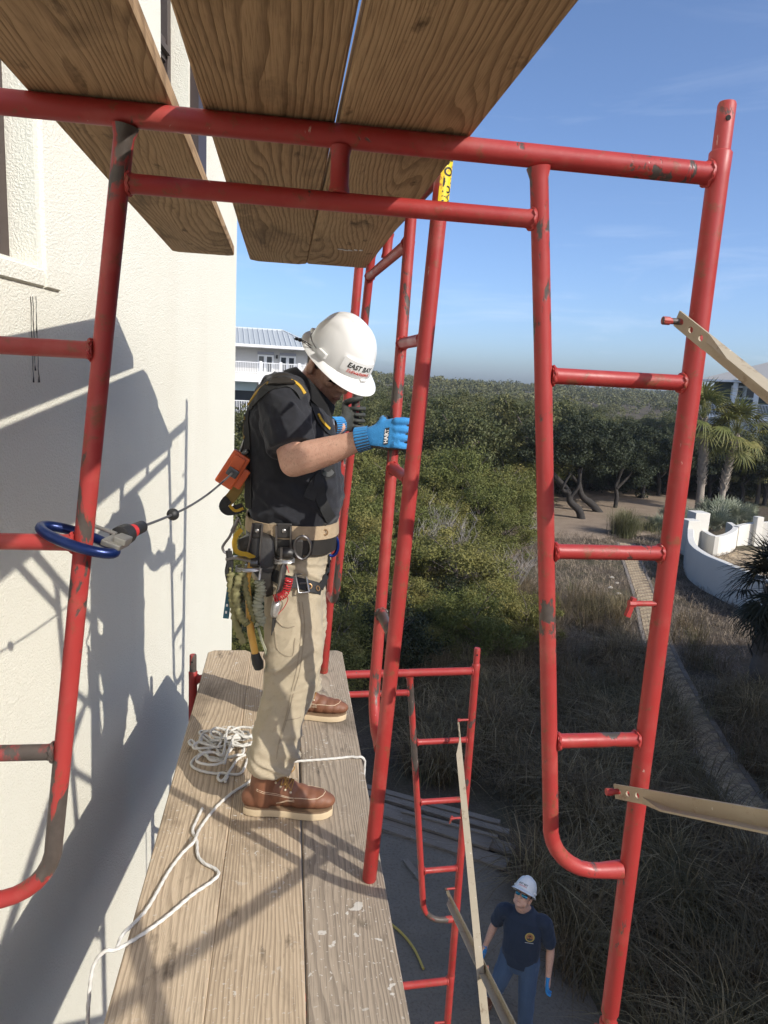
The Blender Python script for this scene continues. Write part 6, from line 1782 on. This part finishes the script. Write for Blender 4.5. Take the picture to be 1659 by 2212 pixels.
mb = MB(); mb.tube([tp(568, 1680), tp(578, 1730), tp(600, 1800), tp(615, 1870), tp(617, 1885)], [.0145, .0175, .0205, .0165, .008], 14); mb.build('grip_end', M['rubber_black'], hm, True)
mb = MB(); mb.tube([tp(600, 575), tp(590, 575), tp(510, 570)], [.0165, .0175, .0155], 14); mb.build('head', M['dark_steel'], hm, True)
mb = MB(); mb.ribbon(smooth_path([tp(510, 560), tp(420, 540), tp(320, 520), tp(212, 540)], 4), [Vector((0, 0, 1))] * 13, .026, .008); mb.build('claw', M['wet_steel'], hm, True, angle=50)
def lumpy(pts, r, seed, n=10):
    P = smooth_path(pts, n); mb = MB()
    rr = [r * (1 + .28 * noise.noise(Vector((i * .55, seed, 0))) + .20 * (i % 3 - 1)) for i in range(len(P))]
    P = [p + Vector((noise.noise(Vector((i * .3, seed, 5))), 0, 0)) * .004 for i, p in enumerate(P)]
    return mb.tube(P, rr, 10, sy=.75)
lan = [('olive elastic tool lanyard hanging furthest back on the belt', [(260, 700), (275, 900), (300, 1100), (340, 1350), (430, 1560)], .0125, 'lanyard_green'),
       ('olive elastic tool lanyard bunched in front of the back lanyard', [(405, 690), (340, 880), (345, 1100), (400, 1250), (480, 1330)], .013, 'lanyard_green'),
       ('olive elastic tool lanyard over the hammer handle', [(430, 640), (440, 820), (480, 1010), (530, 1170), (560, 1290)], .0105, 'lanyard_green'),
       ('grey green tool lanyard with steel ferrule beside the spud wrench', [(615, 790), (640, 900), (610, 1020), (600, 1160), (640, 1260), (620, 1330)], .0165, 'lanyard_grey')]
for i, (lab, pts, r_, mt) in enumerate(lan):
    P = [tp(*p, TY - .012 * (i % 2) - .012) for p in pts]; o_ = thing('tool_lanyard', lab, 'lanyard', P[0], group='tool lanyards on the belt')
    lumpy(P, r_, i * 3.1).build('webbing', M[mt], o_, True, angle=80)
    top = [(262, 640), (425, 560), (425, 560), (640, 640)][i]
    mb = MB(); mb.tube(smooth_path([tp(*top, TY - .012), P[0].lerp(tp(*top, TY), .5), P[0]], 4), .004, 8); mb.build('ferrule', M['tape_silver'] if i == 3 else M[mt], o_, True)
mb = MB()
for k in range(2):
    P = [tp(600 + 12 * k, 1370, TY), tp(640 + 14 * k, 1520, TY), tp(690 + 20 * k, 1660, TY), tp(715 + 18 * k, 1780, TY), tp(705, 1860, TY)]; mb.tube(smooth_path(P, 5), .0028, 6)
cl = mb.build('cord_loop', M['lanyard_grey'], bpy.data.objects['tool_lanyard.003'], True)
sw = thing('spud_wrench', 'steel spud wrench with silver tape and red coil tether', 'wrench', tp(910, 600))
mb = MB(); mb.tube([tp(925, 585), tp(915, 640), tp(880, 830), tp(850, 960), tp(830, 1060)], [.009, .0125, .0095, .0085, .0085], 12, sy=.6); mb.build('shaft', M['wet_steel'], sw, True)
mb = MB(); mb.tube([tp(832, 1045), tp(828, 1090), tp(815, 1150), tp(800, 1210), tp(795, 1240)], [.0125, .016, .0155, .013, .009], 12); mb.build('tape_wrap', M['tape_silver'], sw, True, angle=80)
mb = MB(); mb.tube([tp(805, 1230), tp(780, 1450), tp(766, 1540)], [.0075, .005, .0018], 10); mb.build('spike', M['dark_steel'], sw, True)
ctrl = smooth_path([tp(985, 765, TY - .03), tp(968, 850, TY - .03), tp(935, 940, TY - .03), (tp(880, 990, TY - .03)), tp(800, 1010, TY - .03)], 20)
T, N_, B_ = frames(ctrl); P = []
for i in range(len(ctrl) * 6):
    u = i / 6; j = min(int(u), len(ctrl) - 2); p = ctrl[j].lerp(ctrl[j + 1], u - j); a = 2 * math.pi * i / 38.0
    P.append(p + N_[j] * math.cos(a) * .0125 + B_[j] * math.sin(a) * .0125)
MB().tube(P, .0023, 5).build('coil_tether', M['cord_red'], sw, True)
MB().tube(smooth_path([tp(945, 980), tp(970, 1020), tp(930, 1110), tp(870, 1180), tp(835, 1220)], 5), .0015, 5).build('tether_end', M['cord_red'], sw, True)
MB().tube([tp(955, 610, TY - .02), tp(985, 700, TY - .03)], .0017, 5).build('tether_lead', M['cord_red'], sw, True)
def rings_(label, x, y, n, rx, grp):
    o_ = thing('ring_stack', label, 'steel rings', tp(x, y), group='steel ring stacks on the belt')
    for k in range(n):
        mb = MB(); c = tp(x, y + k * 22, TY - .006); mb.tube([c + Vector((rx * math.cos(a), .018 * math.sin(a), .003 * math.sin(a + k))) for a in np.linspace(0, 6.283, 29)], .0031, 8); mb.build('ring', M['steel'], o_, True)
rings_('stack of bright steel rings under the black clip', 925, 525, 3, .033, '')
rings_('loose steel rings hanging below the hammer head', 480, 625, 3, .040, '')
mb = MB(); mb.tube([tp(850, 470), tp(870, 455), tp(930, 450), tp(1000, 460), tp(1025, 470)], [.014, .019, .0205, .019, .015], 16); o_ = mb.build('black_clip', M['leather_dark'], None, True); tag(o_, 'black tool clip above the stacked steel rings', 'tool clip')
MB().box(tp(890, 455, TY - .02), (.008, .012, .040)).build('clip_band', M['wet_steel'], o_)
pr = thing('pliers', 'black handled pliers at the back of the tool belt', 'pliers', tp(235, 430))
mb = MB(); mb.tube(smooth_path([tp(235, 425), tp(245, 560), tp(225, 680), tp(245, 800)], 5), .0085, 10); mb.build('handle', M['rubber_black'], pr, True)
mb = MB(); mb.tube(smooth_path([tp(255, 430), tp(275, 540), tp(270, 660), tp(265, 700)], 5), .0075, 10); mb.build('handle', M['rubber_black'], pr, True)
cbn = thing('carabiner', 'grey steel carabiner behind the worker holding the pliers', 'carabiner', tp(220, 330))
mb = MB(); mb.tube(smooth_path([tp(285, 190), tp(250, 260), tp(190, 340), tp(168, 390), tp(190, 440), tp(230, 450), tp(255, 400)], 5), .0045, 8); mb.build('body', M['wet_steel'], cbn, True)
mb = MB()
for k in range(6): mb.tube([tp(290 + k * 9, 190 - k * 26), tp(300 + k * 14, 160 - k * 28)], .0075 - .0004 * k, 8)
mb.build('swivel', M['wet_steel'], cbn, True)
lv = thing('steel_bar', 'narrow teal steel bar with slots hanging at the back', 'bar', tp(240, 880))
mb = MB(); mb.beam(tp(262, 850), tp(208, 1255), .020, .008, (0, 1, 0)); mb.build('bar', M['tool_teal'], lv, bevel=.002)
for yy in (1165, 1080):
    mb = MB(); mb.beam(tp(213 + (1165 - yy) * .13, yy, TY - .0055), tp(210 + (1165 - yy) * .13, yy + 30, TY - .0055), .006, .002, (0, 1, 0)); mb.build('slot', M['hat_white'], lv)
bl = thing('blue_carabiner', 'blue carabiner clipped at the front of the belt', 'carabiner', atY(*c4(1530, 350), 2.56))
for k in range(2):
    P = [atY(*c4(1500 + 75 * math.sin(a) + 12 * k, 360 - 130 * math.cos(a)), 2.56 - .012 * k) for a in np.linspace(-.2, 3.6, 16)]; MB().tube(P, .0055, 8).build('body', M['carabiner_blue'], bl, True)
# yellow webbing of the harness seat
P = [atY(*c4(*p), 2.41) for p in ((400, 160), (335, 240), (312, 330), (330, 420), (400, 460), (470, 470), (560, 515))]
MB().ribbon(smooth_path(P, 5), [Vector((0, -1, 0))] * 31, .016, .003).build('yellow_edge', M['webbing_yellow'], harness, True, angle=60)

# ------------------------------------------------------------------ on the ground below
def board(label, pa, pb, w, h, z, mat='board_timber', group='boards stacked on the ground'):
    z += .41; a = atZ(*pa, G + z); b = atZ(*pb, G + z); m_ = (a + b) / 2; d = (b - a)
    mb = MB(); mb.box((0, 0, 0), (w, d.length, h)); me = mb.mesh('board'); bevel_mesh(me, .004, 1); me.materials.append(M[mat])
    o = bpy.data.objects.new('board', me); COL.objects.link(o); o.location = (m_.x, m_.y, G + z); o.rotation_euler = (0, 0, math.atan2(d.y, d.x) - math.pi / 2)
    return tag(o, label, 'board', group)
board('wide weathered board at the front of the stack on the ground', (760, 1760), (1096, 1868), .26, .05, .075)
board('weathered board behind the front one of the ground stack', (770, 1728), (1110, 1838), .25, .05, .075)
board('grey board lying on top of the ground stack', (770, 1735), (1060, 1825), .24, .045, .125)
board('thin dark board along the back of the ground stack', (770, 1708), (1100, 1800), .14, .06, .085)
board('pale grey edged board on the back of the stack', (868, 1752), (1075, 1808), .07, .03, .165, 'board_timber')
board('darkest narrow board behind the others on the ground', (790, 1700), (1080, 1778), .12, .05, .06)
o = board('short pale offcut lying on the sand', (875, 1858), (908, 1900), .09, .05, .07, group=None)
hp = smooth_path([atZ(x, y, G + .49) for x, y in ((825, 1982), (845, 1996), (870, 2018), (895, 2050), (915, 2093))], 6)
o = MB().tube(hp, .016, 8).build('hose', simple('hose_yellow', (.50, .36, .08), .6), None, True); tag(o, 'yellow hose lying on the sand below the deck', 'hose')
# pale limestone chips along the path
simple('pale_stone', (.42, .38, .32), .9)
for n, (x, y) in enumerate(((1322, 1250), (1332, 1262), (1318, 1272), (1470, 1545), (1336, 1285))):
    p = atZ(x, y, G); o = MB().ball((0, 0, 0), (.10, .07, .05), 8, 6).build('stone', M['pale_stone'], None, True)
    for v_ in o.data.vertices: v_.co *= 1 + .35 * noise.noise(v_.co * 12 + Vector((n, 0, 0)))
    o.location = (p.x, p.y, ground_z(p.x, p.y) + .05); tag(o, 'small pale stone lying beside the brick path', 'stone', 'pale stones by the path')

# ------------------------------------------------------------------ the man on the ground
GMZ = G + .40
hp0 = atZ(1137, 1928, GMZ + 1.72 + .02)
fx = Vector((-hp0.x, -hp0.y, 0)).normalized()
fx = Matrix.Rotation(R(-8), 3, 'Z') @ fx
sxx = Z_.cross(fx)                                                   # his left
gm = thing('person', 'man in navy t-shirt and mirrored sunglasses looking up from the ground', 'person', (hp0.x, hp0.y, GMZ))
def gp(f, s, z): return Vector((hp0.x, hp0.y, GMZ)) + fx * (1.04 * f) + sxx * (1.06 * s) + Z_ * (1.04 * z)
pu = R(46)
hf2 = fx * math.cos(pu) + Z_ * math.sin(pu); hf2 = Matrix.Rotation(R(-14), 3, 'Z') @ hf2; hu2 = -fx * math.sin(pu) + Z_ * math.cos(pu); hu2 = Matrix.Rotation(R(-14), 3, 'Z') @ hu2
brim2 = gp(-.02, -.02, 1.655)
H2 = Head(brim2 - hf2 * .012 - hu2 * .052, hf2, hu2)
mb = MB(); H2.flesh(mb, gp(-.04, 0, 1.46))
def gs(c, rx, ry, n=20, pw=2.4): return sup(c, fx, sxx, rx, ry, n, pw)
mb.loft([gs(gp(f, s, z), rx, ry) for f, s, z, rx, ry in ((-.03, 0, .90, .11, .15), (-.02, 0, 1.1, .12, .155), (-.03, 0, 1.3, .115, .17), (-.04, 0, 1.42, .09, .12), (-.04, 0, 1.47, .06, .065))])
shL, elL, wrL = gp(-.02, .205, 1.385), gp(-.04, .285, 1.10), gp(.06, .30, .86)
shR, elR, wrR = gp(-.02, -.205, 1.385), gp(-.10, -.30, 1.12), gp(-.02, -.36, .90)
for a, b, c in ((shL, elL, wrL), (shR, elR, wrR)):
    limb(mb, [a, a.lerp(b, .5), b], [.058, .05, .042]); limb(mb, [b, b.lerp(c, .3), b.lerp(c, .8), c], [.042, .045, .032, .028])
    limb(mb, [c, c + (c - b).normalized() * .08], [.03, .03])
lgs = (((.00, .095, .92), (.03, .11, .50), (-.02, .12, .08)), ((-.02, -.095, .92), (.02, -.20, .50), (-.30, -.30, .12)))
for P in lgs: limb(mb, [gp(*p) for p in P], [.085, .058, .042])
me = remesh(mb, 'body', .0055, 4); put('body', to_parent(me, gm), M['skin'], gm)
H2.lips(gm); H2.hair(gm); H2.glasses(gm, 'lens_blue', .008); hard_hat(H2, brim2, gm)
mb = MB()
mb.loft([gs(gp(f, 0, z), rx, ry, 24) for f, z, rx, ry in ((-.03, .86, .145, .195), (-.02, 1.0, .155, .20), (-.02, 1.15, .155, .20), (-.025, 1.28, .145, .21), (-.03, 1.38, .12, .20), (-.035, 1.44, .09, .13), (-.04, 1.475, .075, .085))])
for a, b in ((shL, elL), (shR, elR)): limb(mb, [a.lerp(gp(-.03, 0, 1.36), .3), a, a.lerp(b, .45), a.lerp(b, .72)], [.075, .078, .076, .074])
me = remesh(mb, 'shirt', .007, 5); displace(me, lambda p, n: .006 * folds(p, 7, (1, 1, .6), 1)); GBV = bvh_of(me.copy()); put('shirt', to_parent(me, gm), M['navy_shirt'], gm); gsh = bpy.data.objects['shirt.001']
mb = MB(); mb.loft([gs(gp(f, 0, z), rx, ry, 24) for f, z, rx, ry in ((-.03, .95, .14, .18), (-.03, .84, .14, .19), (-.03, .78, .12, .17))])
for P in lgs:
    Q = [gp(*p) for p in P]; limb(mb, [Q[0], Q[1], Q[2]], [.115, .088, .078])
me = remesh(mb, 'jeans', .007, 5); displace(me, lambda p, n: .006 * folds(p, 7, (1, 1, .6), 5)); put('jeans', to_parent(me, gm), M['denim'], gm)
for P in lgs: boot(gm, gp(P[2][0] - .07, P[2][1], .012), fx, .30, gp(P[2][0], P[2][1], .20))
# hands in blue gloves, relaxed and slightly curled
def loose_glove(wr, dr_, side, label=None):
    mb = MB(); z = dr_.normalized(); x = fx; y = z.cross(x).normalized(); x = y.cross(z)
    mb.loft([sup(wr + z * t_, x, y, a, b, 16, 2.6) for t_, a, b in ((-.01, .030, .026), (.03, .037, .022), (.075, .046, .019), (.10, .045, .015))])
    for i in range(4):
        o_ = (1.5 - i) * .021; L_ = (.9, 1.0, .94, .75)[i]
        P = [wr + z * .09 + x * o_, wr + z * (.09 + .040 * L_) + x * o_ * 1.05 - y * side * .004, wr + z * (.09 + .068 * L_) + x * o_ - y * side * .022, wr + z * (.09 + .072 * L_) + x * o_ - y * side * .046]
        limb(mb, P, [.0115, .0108, .0102, .009], 10, 4)
    P = [wr + z * .03 + x * .03, wr + z * .065 + x * .056 - y * side * .012, wr + z * .098 + x * .056 - y * side * .026]; limb(mb, P, [.016, .0135, .0105], 10, 4)
    me = remesh(mb, 'glove', .0035, 4); return put('glove', to_parent(me, gm), M['glove_blue'], gm)
loose_glove(wrL, Vector((0, 0, -1)) + fx * .3, 1); loose_glove(wrR, Vector((0, 0, -1)) - fx * .05, -1)
# round palm-tree badge on the chest
def badge(name, V2, F2, mat, off):
    c = gp(.16, .09, 1.27); out = []
    for x, y in V2:
        q = c + sxx * x + Z_ * y; loc, nn, _, _ = GBV.ray_cast(q + fx * .3, -fx, 1.0)
        out.append((loc + nn * off) if loc is not None else q)
    mb = MB().add(out, F2); return mb.build(name, mat, gsh)
def disc(r, n=24, cx_=0, cy_=0): return [(cx_, cy_)] + [(cx_ + r * math.cos(2 * math.pi * k / n), cy_ + r * math.sin(2 * math.pi * k / n)) for k in range(n)], [(0, 1 + k, 1 + (k + 1) % n) for k in range(n)]
badge('badge', *disc(.047), simple('badge_gold', (.46, .36, .09), .7, 0, .2, 120), .002)
badge('badge_ring', *disc(.036), simple('badge_sky', (.36, .16, .07), .7, 0, .3, 90), .003)
badge('badge_ground', [(-.030, -.012), (.030, -.012), (.022, -.028), (0, -.035), (-.022, -.028)], [(0, 1, 2, 3, 4)], simple('badge_dark', (.05, .07, .06), .7), .0042)
tv = [(-.003, -.015), (.003, -.015), (.002, .012), (-.002, .012)]; tf = [(0, 1, 2, 3)]
for k in range(7):
    a = R(lerp(-10, 190, k / 6)); o_ = len(tv); tv += [(0, .012), (.010 * math.cos(a) - .003 * math.sin(a), .012 + .010 * math.sin(a) + .003), (.021 * math.cos(a), .010 + .016 * math.sin(a)), (.010 * math.cos(a), .009 + .010 * math.sin(a))]; tf.append((o_, o_ + 1, o_ + 2, o_ + 3))
badge('badge_palm', tv, tf, M['print_black'], .0045)
badge('badge_underline', [(-.042, -.062), (.042, -.062), (.042, -.058), (-.042, -.058)], [(0, 1, 2, 3)], M['hat_white'], .003)
# ------------------------------------------------------------------ sea haze over the woods
t = bpy.data.materials.new('haze'); t.use_nodes = True; nt_ = t.node_tree; nt_.nodes.clear()
pv_ = nt_.nodes.new('ShaderNodeVolumePrincipled'); pv_.inputs['Density'].default_value = 0.0003; pv_.inputs['Color'].default_value = (.86, .92, 1.0, 1); pv_.inputs['Anisotropy'].default_value = 0.2
nt_.links.new(pv_.outputs[0], nt_.nodes.new('ShaderNodeOutputMaterial').inputs['Volume'])
hz = MB(); hz.box2((-960, -960, G - 4), (960, 960, 17)); hz = hz.build('haze', t, None, kind='stuff'); hz['label'] = 'thin pale sea haze over the woods'
